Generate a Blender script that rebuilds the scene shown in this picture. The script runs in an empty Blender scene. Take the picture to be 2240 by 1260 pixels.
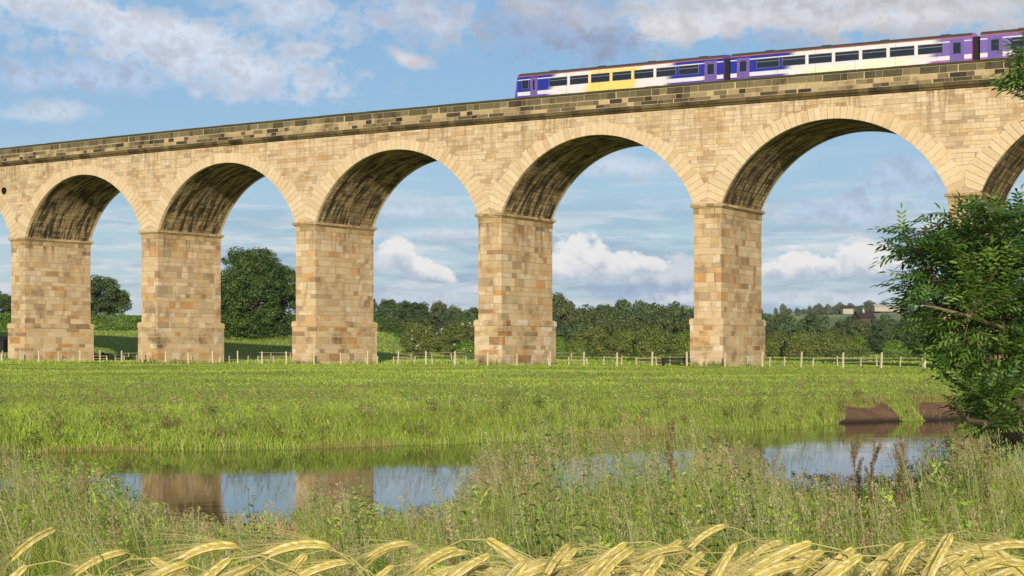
import bpy, math, random
import numpy as np
from mathutils import Vector, Matrix, Euler
R = math.radians
rng = np.random.default_rng(11)
random.seed(5)
col = bpy.context.scene.collection
sc = bpy.context.scene

# ------------------------------------------------------------------ camera, sun, sky, exposure
EYE = 2.07                      # metres above the river, which lies at z = 0
FP = 3595.8                     # focal length in photo pixels (2240 wide)
cam_d = bpy.data.cameras.new('camera'); cam = bpy.data.objects.new('camera', cam_d); col.objects.link(cam)
cam.location = (0, 0, EYE); cam.rotation_euler = (R(90), 0, 0)
cam_d.sensor_width = 36; cam_d.lens = FP / 2240 * 36; cam_d.shift_y = 130 / 2240
cam_d.clip_start = 0.05; cam_d.clip_end = 20000
sc.camera = cam
SUN_EL, SUN_AZ = R(15.5), R(181)        # behind the camera, a touch right; azimuth clockwise from +Y
sd = Vector((math.sin(R(179)) * math.cos(SUN_EL), math.cos(R(179)) * math.cos(SUN_EL), math.sin(SUN_EL)))
sun_l = bpy.data.lights.new('sun', 'SUN'); sun = bpy.data.objects.new('sun', sun_l); col.objects.link(sun)
sun_l.energy = 4.6; sun_l.angle = R(0.5); sun_l.color = (1.0, 0.91, 0.78)
sun.rotation_euler = sd.to_track_quat('Z', 'Y').to_euler(); sun.location = (0, -20, 40)
sc.view_settings.view_transform = 'Standard'; sc.view_settings.look = 'None'
sc.view_settings.exposure = 0.1; sc.view_settings.gamma = 1.0; sc.view_settings.use_curve_mapping = False

def lin(r, g, b):
    f = lambda c: c / 12.92 if c <= .04045 else ((c + .055) / 1.055) ** 2.4
    return (f(r / 255), f(g / 255), f(b / 255), 1)

class NT:
    """small node-graph helper"""
    def __init__(s, tree): s.t = tree
    def n(s, typ, ins=None, **kw):
        nd = s.t.nodes.new(typ)
        for k, v in kw.items(): setattr(nd, k, v)
        for k, v in (ins or {}).items(): s.set(nd.inputs[k], v)
        return nd
    def set(s, sock, v):
        if isinstance(v, bpy.types.NodeSocket): s.t.links.new(v, sock)
        elif v is not None: sock.default_value = v
    def m(s, op, a, b=None, c=None, clamp=False):
        nd = s.t.nodes.new('ShaderNodeMath'); nd.operation = op; nd.use_clamp = clamp
        for i, v in enumerate((a, b, c)):
            if v is not None: s.set(nd.inputs[i], v)
        return nd.outputs[0]
    def ss(s, v, a, b, lo=0., hi=1.):
        nd = s.n('ShaderNodeMapRange', interpolation_type='SMOOTHSTEP')
        for i, x in enumerate((v, a, b, lo, hi)): s.set(nd.inputs[i], x)
        return nd.outputs[0]
    def comb(s, x, y, z=0.):
        nd = s.n('ShaderNodeCombineXYZ')
        for i, v in enumerate((x, y, z)): s.set(nd.inputs[i], v)
        return nd.outputs[0]
    def noise(s, vec, scale, detail=3., rough=.55, dist=0.):
        nd = s.n('ShaderNodeTexNoise'); s.set(nd.inputs['Vector'], vec)
        nd.inputs['Scale'].default_value = scale; nd.inputs['Detail'].default_value = detail
        nd.inputs['Roughness'].default_value = rough; nd.inputs['Distortion'].default_value = dist
        return nd
    def mix(s, f, a, b, blend='MIX'):
        nd = s.n('ShaderNodeMix', data_type='RGBA', blend_type=blend, clamp_factor=True)
        s.set(nd.inputs[0], f); s.set(nd.inputs[6], a); s.set(nd.inputs[7], b)
        return nd.outputs[2]
    def ramp(s, f, stops, interp='LINEAR'):
        nd = s.n('ShaderNodeValToRGB'); r = nd.color_ramp; r.interpolation = interp
        while len(r.elements) < len(stops): r.elements.new(0.5)
        for e, (p, c) in zip(r.elements, stops): e.position = p; e.color = c
        s.set(nd.inputs[0], f); return nd.outputs[0]
    def sep(s, v):
        nd = s.n('ShaderNodeSeparateXYZ'); s.set(nd.inputs[0], v); return nd.outputs

# ---- sky: Nishita sky with clouds laid out by azimuth and elevation (units: thousandths of the focal length)
world = bpy.data.worlds.new('World'); sc.world = world; world.use_nodes = True
world.node_tree.nodes.clear(); w = NT(world.node_tree)
sky = w.n('ShaderNodeTexSky', sky_type='NISHITA', sun_disc=False, sun_elevation=SUN_EL, sun_rotation=R(179),
          air_density=1.0, dust_density=0.6, ozone_density=2.0)
geo = w.n('ShaderNodeNewGeometry')
dirn = w.n('ShaderNodeVectorMath', operation='SCALE', ins={0: geo.outputs['Incoming']}); dirn.inputs['Scale'].default_value = -1
dx, dy, dz = w.sep(w.n('ShaderNodeTexCoord').outputs['Generated'])
az = w.m('MULTIPLY', w.m('ARCTAN2', dx, dy), 3.596); el = w.m('MULTIPLY', w.m('ARCSINE', dz), 3.596)
P2 = w.comb(az, el)
def cpos(px, py): return math.atan((px - 1120) / FP) * 3.596, math.atan((760 - py) / FP) * 3.596
n_warp = w.noise(w.comb(az, w.m('MULTIPLY', el, 1.3)), 8., 8, .62)
wx, wy, wz = w.sep(n_warp.outputs['Color'])
fluff = w.noise(w.comb(az, w.m('MULTIPLY', el, 1.2), 5.), 22., 7, .62).outputs[0]
def blob(px, py, rx, ry, soft=.55, warp=.9, tilt=0.):
    cx, cy = cpos(px, py)
    u = w.m('SUBTRACT', az, cx); v = w.m('SUBTRACT', el, cy)
    if tilt: v = w.m('MULTIPLY_ADD', u, -tilt, v)
    u = w.m('MULTIPLY', u, 1000 / rx); v = w.m('MULTIPLY', v, 1000 / ry)
    u = w.m('ADD', u, w.m('MULTIPLY_ADD', wx, 2 * warp, -warp)); v = w.m('ADD', v, w.m('MULTIPLY_ADD', wy, 2 * warp, -warp))
    d = w.m('SQRT', w.m('ADD', w.m('MULTIPLY', u, u), w.m('MULTIPLY', v, v)))
    d = w.m('ADD', d, w.m('MULTIPLY_ADD', fluff, 1.7, -.85))
    return w.ss(d, 1.05, soft, 0., 1.), v
blue = w.mix(w.ss(el, -.05, .7), lin(180, 210, 232), lin(140, 186, 230))
base = w.mix(.62, w.n('ShaderNodeVectorMath', operation='SCALE', ins={0: sky.outputs[0], 'Scale': .1}).outputs[0], blue)
# veils: long stretched streaks low down, broader banks higher up
streak = w.noise(w.comb(w.m('MULTIPLY', az, 2.2), w.m('MULTIPLY', el, 17.)), 1.7, 7, .62, .35).outputs[0]
low = w.m('MULTIPLY', w.ss(streak, .48, .58), w.ss(el, .5, .12))
c1 = w.mix(w.m('MULTIPLY', low, .9), base, lin(220, 225, 232))
slate = w.noise(w.comb(w.m('MULTIPLY', az, 1.6), w.m('MULTIPLY', el, 11.), 3.3), 2., 6, .6).outputs[0]
c1 = w.mix(w.m('MULTIPLY', w.m('MULTIPLY', w.ss(slate, .47, .62), w.ss(el, .42, .1)), .75), c1, lin(138, 168, 200))
c1 = w.mix(w.m('MULTIPLY', w.ss(el, .18, .04), .4), c1, lin(210, 218, 226))
# lavender-grey upper banks
def bank(c, px, py, rx, ry, colr, k, tilt=0., soft=.25, warp=1.1):
    m_, _ = blob(px, py, rx, ry, soft, warp, tilt)
    t_ = w.mix(w.ss(fluff, .36, .64), tuple(x * .93 for x in colr[:3]) + (1,), tuple(min(1, x * 1.22) for x in colr[:3]) + (1,))
    return w.mix(w.m('MULTIPLY', m_, k), c, t_)
lav, lav2, gry = lin(202, 211, 226), lin(176, 194, 220), lin(203, 206, 213)
c1 = bank(c1, 330, 95, 480, 90, lav, .95, -.18)
c1 = bank(c1, 520, 150, 320, 80, lav, .9, -.1)
c1 = bank(c1, 190, 185, 260, 55, lav2, .95)
c1 = bank(c1, 110, 262, 130, 26, lav, .7)
c1 = bank(c1, 60, 25, 220, 45, lin(204, 212, 226), .8)
c1 = bank(c1, 640, 25, 240, 70, lav, .85, -.2)
c1 = bank(c1, 930, 40, 170, 85, lin(196, 200, 214), .8, -.2)
c1 = bank(c1, 1180, 62, 170, 85, lin(156, 172, 202), .85, -.15)
c1 = bank(c1, 1230, 20, 210, 60, lin(176, 184, 204), .8, -.2)
c1 = bank(c1, 1660, 25, 560, 85, gry, .95, .03)
c1 = bank(c1, 2080, 30, 420, 105, lin(196, 197, 202), .95, .08)
c1 = bank(c1, 1460, 70, 110, 40, lin(208, 208, 214), .6)
c1 = bank(c1, 1700, 95, 170, 26, lin(168, 178, 198), .6, .05)
c1 = bank(c1, 1560, 60, 260, 40, lin(214, 212, 216), .8)
c1 = bank(c1, 1950, 60, 240, 34, lin(212, 211, 216), .8, .06)
c1 = bank(c1, 1330, 95, 130, 50, lin(150, 166, 196), .8)
c1 = bank(c1, 300, 60, 240, 22, lin(212, 216, 228), .8, -.2)
c1 = bank(c1, 895, 132, 62, 25, lin(216, 210, 214), .85, -.25, .2, .7)
c1 = bank(c1, 430, 213, 30, 18, lin(196, 204, 222), .8, 0., .2, .6)
c1 = bank(c1, 672, 112, 55, 28, lin(198, 204, 220), .7, 0., .2, .7)
c1 = bank(c1, 1360, 360, 150, 36, lin(196, 208, 224), .8)
c1 = bank(c1, 2000, 405, 260, 60, lin(176, 196, 220), .9, .15)
c1 = bank(c1, 1850, 470, 210, 40, lin(186, 200, 220), .8)
c1 = bank(c1, 930, 455, 220, 26, lin(200, 212, 226), .6)
c1 = bank(c1, 900, 510, 260, 20, lin(206, 216, 228), .6)
# cumulus with lit heads and greyer feet
det = w.noise(w.comb(az, el, 1.7), 26., 5, .6).outputs[0]
def cumulus(c, px, py, rx, ry, tilt=0., k=.97, head=(243, 241, 240), foot=(184, 197, 214)):
    m_, v = blob(px, py, rx, ry, .70, .55, tilt)
    sh = w.ss(w.m('ADD', v, w.m('MULTIPLY_ADD', det, 2.2, -1.1)), -.85, .3)
    return w.mix(w.m('MULTIPLY', m_, k), c, w.mix(sh, lin(*foot), lin(*head)))
c1 = bank(c1, 1740, 655, 520, 26, lin(206, 214, 225), .7, 0., .3)
c1 = bank(c1, 920, 655, 220, 22, lin(206, 214, 225), .7, 0., .3)
c1 = bank(c1, 1360, 640, 200, 30, lin(150, 172, 204), .55, 0., .2)
c1 = cumulus(c1, 1470, 605, 80, 46, k=.85, head=(216, 220, 228), foot=(160, 178, 204))
c1 = cumulus(c1, 1420, 582, 60, 22, k=.9)
c1 = cumulus(c1, 1345, 585, 75, 40); c1 = cumulus(c1, 1270, 560, 78, 56); c1 = cumulus(c1, 1225, 585, 60, 40)
c1 = cumulus(c1, 955, 598, 42, 24, tilt=-.3); c1 = cumulus(c1, 910, 580, 60, 38, tilt=-.4); c1 = cumulus(c1, 868, 556, 40, 44)
c1 = cumulus(c1, 828, 580, 46, 26, k=.75, head=(218, 221, 228))
c1 = cumulus(c1, 1900, 570, 78, 48); c1 = cumulus(c1, 1950, 580, 60, 36); c1 = cumulus(c1, 1790, 585, 62, 32); c1 = cumulus(c1, 1735, 582, 52, 36); c1 = cumulus(c1, 1690, 590, 44, 26, k=.9)
c1 = bank(c1, 1740, 543, 110, 9, lin(222, 224, 230), .85, .06, .2, .6); c1 = bank(c1, 1880, 530, 60, 7, lin(222, 224, 230), .7, .0, .2, .6)
bg = w.n('ShaderNodeBackground', ins={'Color': c1, 'Strength': .90})
# away from the patch of sky the photograph shows, the plain Nishita sky lights the scene
plain = w.n('ShaderNodeBackground', ins={'Color': sky.outputs[0], 'Strength': .1})
ms = w.n('ShaderNodeMixShader'); w.set(ms.inputs[0], w.m('MULTIPLY', w.ss(el, 1.6, .95), w.ss(dy, .1, .5)))
w.t.links.new(plain.outputs[0], ms.inputs[1]); w.t.links.new(bg.outputs[0], ms.inputs[2])
w.t.links.new(ms.outputs[0], w.n('ShaderNodeOutputWorld').inputs[0])

# ------------------------------------------------------------------ helpers
def tag(o, label=None, cat=None, group=None, kind=None):
    if label: o['label'] = label
    if cat: o['category'] = cat
    if group: o['group'] = group
    if kind: o['kind'] = kind
    return o
def empty(name, loc=(0, 0, 0), rz=0., parent=None):
    o = bpy.data.objects.new(name, None); col.objects.link(o); o.location = loc; o.rotation_euler.z = rz
    o.empty_display_size = .2
    if parent: o.parent = parent
    return o
def link(name, me, parent=None, loc=None):
    o = bpy.data.objects.new(name, me); col.objects.link(o)
    if parent: o.parent = parent
    if loc is not None: o.location = loc
    return o
def copy_tree(o, parent=None):
    c = o.copy(); col.objects.link(c)
    if parent: c.parent = parent
    for ch in [x for x in o.children]: copy_tree(ch, c)
    return c
class MB:
    """collects polygons with UVs and material indices into one mesh"""
    def __init__(s): s.v, s.f, s.uv, s.mi = [], [], [], []
    def face(s, pts, uvs=None, mi=0):
        b = len(s.v); s.v += [tuple(p) for p in pts]; s.f.append(tuple(range(b, b + len(pts))))
        s.uv += list(uvs) if uvs else [(p[0], p[2]) for p in pts]; s.mi.append(mi)
    def box(s, lo, hi, mi=0):
        (a, b, c), (d, e, f) = lo, hi
        q = [(a, b, c), (d, b, c), (d, e, c), (a, e, c), (a, b, f), (d, b, f), (d, e, f), (a, e, f)]
        for ix in ((0, 1, 5, 4), (1, 2, 6, 5), (2, 3, 7, 6), (3, 0, 4, 7), (4, 5, 6, 7), (3, 2, 1, 0)):
            s.face([q[i] for i in ix], mi=mi)
    def tube(s, pts, rad, k=8, mi=0, cap=True):
        pts = [Vector(p) for p in pts]; rings = []
        for i, p in enumerate(pts):
            t = (pts[min(i + 1, len(pts) - 1)] - pts[max(i - 1, 0)]).normalized()
            a = t.orthogonal().normalized() if abs(t.z) > .9 else t.cross(Vector((0, 0, 1))).normalized()
            b = t.cross(a); r = rad[i] if hasattr(rad, '__len__') else rad
            rings.append([p + (a * math.cos(6.2832 * j / k) + b * math.sin(6.2832 * j / k)) * r for j in range(k)])
        for i in range(len(pts) - 1):
            for j in range(k):
                j2 = (j + 1) % k; s.face([rings[i][j], rings[i][j2], rings[i + 1][j2], rings[i + 1][j]], mi=mi)
        if cap: s.face(rings[0][::-1], mi=mi); s.face(rings[-1], mi=mi)
    def build(s, name, mats, parent=None, smooth=False, merge=False):
        me = bpy.data.meshes.new(name); me.from_pydata(s.v, [], s.f)
        uvl = me.uv_layers.new(name='UVMap'); uvl.data.foreach_set('uv', np.array(s.uv, 'f').ravel())
        for m_ in (mats if isinstance(mats, (list, tuple)) else [mats]): me.materials.append(m_)
        me.polygons.foreach_set('material_index', s.mi)
        if merge:
            import bmesh
            bm = bmesh.new(); bm.from_mesh(me); bmesh.ops.remove_doubles(bm, verts=bm.verts, dist=1e-4); bm.to_mesh(me); bm.free()
        if smooth: me.polygons.foreach_set('use_smooth', [True] * len(me.polygons))
        me.update(); return link(name, me, parent)
def np_mesh(name, V, quads=None, tris=None, cols=None, mat=None):
    """big mesh straight from numpy arrays; cols are per-vertex colours"""
    me = bpy.data.meshes.new(name)
    q = np.zeros((0, 4), int) if quads is None else np.asarray(quads); t = np.zeros((0, 3), int) if tris is None else np.asarray(tris)
    me.vertices.add(len(V)); me.vertices.foreach_set('co', np.asarray(V, 'f').ravel())
    loops = np.concatenate([q.ravel(), t.ravel()]).astype('i')
    me.loops.add(len(loops)); me.loops.foreach_set('vertex_index', loops)
    me.polygons.add(len(q) + len(t))
    st = np.concatenate([np.arange(len(q)) * 4, len(q) * 4 + np.arange(len(t)) * 3]).astype('i')
    me.polygons.foreach_set('loop_start', st)
    if cols is not None:
        at = me.color_attributes.new('tint', 'FLOAT_COLOR', 'POINT')
        c4 = np.ones((len(V), 4), 'f'); c4[:, :3] = cols; at.data.foreach_set('color', c4.ravel())
    if mat: me.materials.append(mat)
    me.update(calc_edges=True); me.validate(); return me

# ------------------------------------------------------------------ materials
def newmat(name):
    m_ = bpy.data.materials.new(name); m_.use_nodes = True; m_.node_tree.nodes.clear(); return m_, NT(m_.node_tree)
def finish(g, color, rough=.85, bump=None, bstr=.4, bdist=.05, spec=.3, metallic=0., translucent=0., ior=None):
    p = g.n('ShaderNodeBsdfPrincipled', ins={'Base Color': color, 'Roughness': rough, 'Metallic': metallic})
    p.inputs['Specular IOR Level'].default_value = spec
    if ior: p.inputs['IOR'].default_value = ior
    if bump is not None:
        b = g.n('ShaderNodeBump', ins={'Height': bump, 'Strength': bstr, 'Distance': bdist}); g.t.links.new(b.outputs[0], p.inputs['Normal'])
    out = p.outputs[0]
    if translucent:
        tr = g.n('ShaderNodeBsdfTranslucent', ins={'Color': color}); mx = g.n('ShaderNodeMixShader', ins={0: translucent})
        g.t.links.new(out, mx.inputs[1]); g.t.links.new(tr.outputs[0], mx.inputs[2]); out = mx.outputs[0]
    g.t.links.new(out, g.n('ShaderNodeOutputMaterial').inputs[0])
def plain(name, c, rough=.6, spec=.3, metallic=0., var=.25, scale=4.):
    m_, g = newmat(name)
    n_ = g.noise(g.n('ShaderNodeTexCoord').outputs['Object'], scale, 4).outputs[0]
    k = g.m('MULTIPLY_ADD', n_, 2 * var, 1 - var)
    finish(g, g.mix(1., c, g.comb(k, k, k), 'MULTIPLY'), rough, n_, .15, .02, spec, metallic); return m_

def masonry(name, ch, bw, palette, mortar, mw=.012, stain=None, stain_k=.5, streak=None, grain=.22, rows=None, drips=None, lime=None):
    """coursed stone in metres of the UV map: every block has its own width, tone and tooling"""
    m_, g = newmat(name)
    u, v, _ = g.sep(g.n('ShaderNodeUVMap').outputs[0])
    uv = g.comb(u, v)
    wob = g.sep(g.noise(uv, 2.2, 3).outputs['Color'])
    u0 = g.m('MULTIPLY_ADD', wob[0], .05, u); v0 = g.m('MULTIPLY_ADD', wob[1], .035, v)
    vr = g.m('DIVIDE', v0, ch)
    vr = g.m('ADD', vr, g.m('MULTIPLY', g.m('SINE', g.m('MULTIPLY', vr, 1.9)), .22))      # courses of unequal height
    row = g.m('FLOOR', vr); fv = g.m('FRACT', vr)
    rr = g.n('ShaderNodeTexWhiteNoise', noise_dimensions='1D', ins={'W': row}).outputs[0]
    u2 = g.m('ADD', g.m('DIVIDE', u0, bw), g.m('MULTIPLY', rr, 17.3))
    u3 = g.m('ADD', u2, g.m('MULTIPLY', g.m('SINE', g.m('ADD', g.m('MULTIPLY', u2, 2.3), g.m('MULTIPLY', row, 4.1))), .33))
    colm = g.m('FLOOR', u3); fu = g.m('FRACT', u3)
    wn = g.n('ShaderNodeTexWhiteNoise', noise_dimensions='2D', ins={'Vector': g.comb(colm, row)})
    c = g.ramp(wn.outputs[0], palette)
    r2, g2, b2 = g.sep(wn.outputs['Color'])
    fine = g.noise(uv, 7., 6, .65).outputs[0]
    bed = g.noise(g.comb(g.m('MULTIPLY', u, 1.2), g.m('MULTIPLY', v, 9.), g.m('MULTIPLY', r2, 40.)), 1.6, 4, .6).outputs[0]
    k = g.m('ADD', g.m('MULTIPLY_ADD', fine, 2 * grain, 1 - grain), g.m('MULTIPLY_ADD', bed, .5, -.25))
    c = g.mix(1., c, g.comb(k, k, k), 'MULTIPLY')
    if rows:                                  # a course with its own weathering
        for lo, hi, rc, rk in rows:
            f = g.m('MULTIPLY', g.ss(v0, lo - .03, lo + .03), g.ss(v0, hi + .03, hi - .03))
            c = g.mix(g.m('MULTIPLY', f, g.m('MULTIPLY_ADD', fine, rk, rk * .5)), c, rc)
    if stain:
        big = g.noise(uv, .42, 5, .6).outputs[0]
        c = g.mix(g.m('MULTIPLY', g.ss(big, .48, .72), stain_k), c, stain, 'MULTIPLY')
    if streak:                                # (colour, strength, stretch along, stretch across)
        sc_, sk, sa, sb, lo, hi = streak
        st = g.noise(g.comb(g.m('MULTIPLY', u, sa), g.m('MULTIPLY', v, sb)), 1., 6, .62, .6).outputs[0]
        st = g.m('ADD', st, g.m('MULTIPLY_ADD', g.m('ADD', wn.outputs[0], fine), .08, -.08))     # stains break along the joints
        c = g.mix(g.m('MULTIPLY', g.ss(st, lo, hi), sk), c, sc_)
    if drips:                                 # water stains running down from a ledge at this height
        top, ln, dc, dk = drips
        dn = g.noise(g.comb(g.m('MULTIPLY', u, 2.6), g.m('MULTIPLY', v, .22)), 1., 5, .65).outputs[0]
        pk = g.noise(g.comb(g.m('MULTIPLY', u, .28), 3.), 1., 2).outputs[0]
        f = g.m('MULTIPLY', g.ss(v, top - ln, top - .1), g.m('MULTIPLY', g.ss(dn, .44, .60), g.ss(pk, .40, .58)))
        c = g.mix(g.m('MULTIPLY', f, dk), c, dc)
    if lime:                                  # pale lime runs
        ln_ = g.noise(g.comb(g.m('MULTIPLY', u, 4.2), g.m('MULTIPLY', v, .35), 7.), 1., 5, .6).outputs[0]
        c = g.mix(g.m('MULTIPLY', g.ss(ln_, .60, .70), .7), c, lime)
    eu = g.m('MULTIPLY', g.m('MINIMUM', fu, g.m('SUBTRACT', 1., fu)), bw); ev = g.m('MULTIPLY', g.m('MINIMUM', fv, g.m('SUBTRACT', 1., fv)), ch)
    e = g.m('MINIMUM', eu, ev)
    mort = g.ss(e, mw * 1.6, mw * .6)
    c = g.mix(mort, c, mortar)
    h = g.m('ADD', g.m('MULTIPLY', g.ss(e, 0., mw * 2.5), .8), g.m('MULTIPLY', fine, .45))
    h = g.m('ADD', h, g.m('MULTIPLY', g2, .35))
    finish(g, c, .9, h, .55, .03, .2); return m_

def S(r, g, b, k=.84):
    l_ = .35 * r + .5 * g + .15 * b; d_ = .11     # weathered sandstone is a little greyer than it looks
    return tuple(x * k for x in lin(*(c_ * (1 - d_) + l_ * d_ for c_ in (r, g, b)))[:3]) + (1,)
def calm(p, k, mean=(219, 198, 163)):
    m_ = S(*mean); return [(a, tuple(x * (1 - k) + y * k for x, y in zip(c, m_))) for a, c in p]
WARM = [(0., S(176, 150, 118)), (.1, S(196, 168, 130)), (.25, S(218, 192, 150)), (.4, S(208, 178, 132)), (.55, S(222, 198, 158)),
        (.7, S(214, 182, 134)), (.8, S(204, 160, 104)), (.87, S(224, 206, 174)), (.93, S(196, 146, 86)), (1., S(160, 138, 112))]
PIERP = [(0., S(160, 134, 98)), (.12, S(190, 160, 118)), (.3, S(212, 182, 138)), (.45, S(200, 166, 116)), (.58, S(222, 196, 154)),
         (.7, S(206, 170, 118)), (.8, S(198, 150, 88)), (.87, S(218, 202, 172)), (.94, S(204, 142, 70)), (1., S(138, 116, 88))]
WARM, PIERP, PLP = calm(WARM, .22), calm(PIERP, .14), calm(PIERP, .05)
mat_spandrel = masonry('spandrel_stone', .30, .80, WARM, S(168, 138, 98), .010, S(206, 180, 142), .5, grain=.2, streak=(S(150, 118, 80), .5, 1.6, .22, .58, .74), drips=(19.2, 5.5, S(128, 102, 70), .6))
mat_pier = masonry('pier_stone', .50, 1.02, PIERP, S(172, 142, 100), .011, S(170, 134, 92), .6,
                   streak=(S(140, 104, 64), .55, .9, .28, .56, .72), drips=(11.4, 3.2, S(92, 70, 46), .8))
mat_plinth = masonry('plinth_stone', .52, 1.25, PLP, S(214, 188, 140), .014, S(140, 112, 84), .8,
                     streak=(S(128, 98, 64), .5, .5, .6, .55, .7))
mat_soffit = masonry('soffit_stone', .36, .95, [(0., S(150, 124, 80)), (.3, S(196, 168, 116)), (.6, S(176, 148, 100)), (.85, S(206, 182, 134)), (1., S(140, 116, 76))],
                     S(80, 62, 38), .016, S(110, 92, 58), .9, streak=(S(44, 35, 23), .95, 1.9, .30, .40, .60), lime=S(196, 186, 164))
mat_parapet = masonry('parapet_stone', .40, .92, [(0., S(60, 53, 44)), (.16, S(96, 84, 62)), (.34, S(160, 138, 98)), (.52, S(196, 170, 124)), (.68, S(168, 146, 104)), (.84, S(118, 102, 72)), (.93, S(56, 50, 42)), (1., S(140, 120, 84))],
                      S(200, 178, 132), .014, S(96, 90, 58), .8, grain=.4, rows=[(20.42, 20.95, S(92, 86, 62), .7)])
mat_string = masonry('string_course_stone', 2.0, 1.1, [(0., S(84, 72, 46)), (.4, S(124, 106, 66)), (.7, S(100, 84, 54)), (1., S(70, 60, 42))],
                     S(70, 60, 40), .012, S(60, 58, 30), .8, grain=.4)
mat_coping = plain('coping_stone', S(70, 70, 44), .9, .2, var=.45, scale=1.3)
mat_impost = masonry('impost_stone', 4., .9, [(0., S(170, 142, 96)), (.5, S(206, 176, 126)), (1., S(150, 122, 80))], S(120, 96, 60), .01, S(140, 112, 74), .6)
m_, g = newmat('voussoir_stone'); mat_vouss = m_
u, v, _ = g.sep(g.n('ShaderNodeUVMap').outputs[0])
wn = g.n('ShaderNodeTexWhiteNoise', noise_dimensions='1D', ins={'W': g.m('FLOOR', u)}).outputs[0]
c = g.ramp(wn, [(0., S(212, 184, 142)), (.3, S(220, 194, 152)), (.55, S(216, 188, 144)), (.75, S(223, 200, 162)), (.9, S(208, 180, 138)), (1., S(204, 172, 126))])
ob = g.n('ShaderNodeTexCoord').outputs['Object']
nz = g.noise(ob, 3., 6, .65).outputs[0]; k = g.m('MULTIPLY_ADD', nz, .5, .75); c = g.mix(1., c, g.comb(k, k, k), 'MULTIPLY')
st = g.noise(g.comb(g.m('MULTIPLY', u, .9), g.m('MULTIPLY', v, .3)), 1.3, 4).outputs[0]
c = g.mix(g.m('MULTIPLY', g.ss(st, .62, .78), .6), c, S(120, 96, 66), 'MULTIPLY')
e = g.m('MINIMUM', g.m('FRACT', u), g.m('SUBTRACT', 1., g.m('FRACT', u))); c = g.mix(g.ss(e, .05, .02), c, S(156, 126, 84))
finish(g, c, .9, nz, .4, .03, .2)

def foliage(name, tr=.25, rough=.5, spec=.25):
    m_, g = newmat(name); a = g.n('ShaderNodeVertexColor', layer_name='tint').outputs[0]
    finish(g, a, rough, None, spec=spec, translucent=tr); return m_
mat_leaf = foliage('tree_leaves', .25); mat_near_leaf = foliage('ash_leaves', .36, .38, .4); mat_grass = foliage('grass_blades', .42, .55, .2)
mat_barley = foliage('barley_straw', .35, .65, .15); mat_dry = foliage('dry_seed_heads', .3, .8, .1)
mat_bark = plain('bark', (.085, .065, .045, 1), .9, .1, var=.5, scale=9.)
mat_twig = plain('pale_bark', (.2, .16, .08, 1), .8, .2, var=.35, scale=12.)
mat_post = plain('weathered_post_wood', (.52, .44, .31, 1), .8, .2, var=.3, scale=14.)
mat_rail = plain('old_rail_wood', (.30, .24, .14, 1), .85, .2, var=.4, scale=7.)
mat_dark = plain('dark_creosoted_wood', (.018, .017, .015, 1), .8, .2, var=.4, scale=6.)
mat_wire = plain('galvanised_wire', (.3, .29, .27, 1), .5, .5, .8)

# ------------------------------------------------------------------ ground, river, hills
FAR_X = [-60, -30, -10.1, -3.9, -.2, 4.2, 7.4, 9., 12., 15., 40., 80]; FAR_Y = [29, 31, 32.4, 33.5, 35.8, 40.2, 42., 44.6, 46.5, 48., 58., 70]
NEAR_X = [-60, -8, 0, 4, 8, 20, 80]; NEAR_Y = [14, 16.3, 17, 19, 22, 28, 45]
sst = lambda x, a, b: (lambda t: t * t * (3 - 2 * t))(np.clip((x - a) / (b - a), 0, 1))
def hash_noise(x, y, sc_, seed=0):
    """cheap value noise on arrays"""
    x = np.asarray(x, float) / sc_ + 1000.; y = np.asarray(y, float) / sc_ + 1000.
    xi, yi = np.floor(x).astype(np.int64), np.floor(y).astype(np.int64); fx, fy = x - xi, y - yi
    h = lambda a, b: np.modf(np.abs(np.sin(a * 127.1 + b * 311.7 + seed * 74.7) * 43758.5453))[0]
    fx, fy = fx * fx * (3 - 2 * fx), fy * fy * (3 - 2 * fy)
    return (h(xi, yi) * (1 - fx) + h(xi + 1, yi) * fx) * (1 - fy) + (h(xi, yi + 1) * (1 - fx) + h(xi + 1, yi + 1) * fx) * fy
def far_edge(x): return np.interp(x, FAR_X, FAR_Y) + (hash_noise(x, 0 * np.asarray(x), 1.3, 3) - .5) * .7
def mud_at(x, y):
    x = np.asarray(x, float); fe = np.interp(x, FAR_X, FAR_Y); d = y - fe
    wob = (hash_noise(x, y, .8, 9) - .5)
    xw = x + (hash_noise(x, y, .45, 15) - .5) * .5 - d * .35; a = sst(xw, 8.7, 9.1) * sst(xw, 13.2, 12.6); gap = 1 - sst(np.abs(x - 11.3 + d * .12), .55, .25)
    return a * gap * sst(d + wob * .9, -1.5, -.6) * sst(d + wob * .7 + .10 * (x - 10), 1.7, 1.1)
def height(x, y):
    x = np.asarray(x, float); y = np.asarray(y, float)
    fe = far_edge(x); ne = np.interp(x, NEAR_X, NEAR_Y) + (hash_noise(x, 0 * x, 1.7, 5) - .5) * .8
    near = .38 + .42 * sst(y, 8, 2.5) + (hash_noise(x, y, 1.2, 1) - .5) * .1
    field = .55 + (hash_noise(x, y, 7., 2) - .5) * .16 * sst(y, 38, 50)
    bankw = 2.6 - .9 * sst(x, 8, 9) * sst(x, 14, 13)
    zf = -.9 + .9 * sst(y, fe - 3., fe) + field * sst(y, fe - .1, fe + bankw)
    zn = -.9 + .9 * sst(y, ne + 3., ne) + near * sst(y, ne + .1, ne - 1.6)
    mid = (fe + ne) / 2
    z = np.where(y > mid, zf, zn)
    hill = 4.2 * sst(y, 215, 280) * sst(x, -10, -24) + 3. * sst(y, 280, 440) * sst(x, 10, -30)
    z = z + hill + 5. * sst(y, 330, 620)
    z = z + mud_at(x, y) * ((hash_noise(x, y, .45, 51) - .5) * .16 + (hash_noise(x, y, .9, 52) - .5) * .14) * sst(y, fe + .05, fe + .4)
    return z
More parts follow.
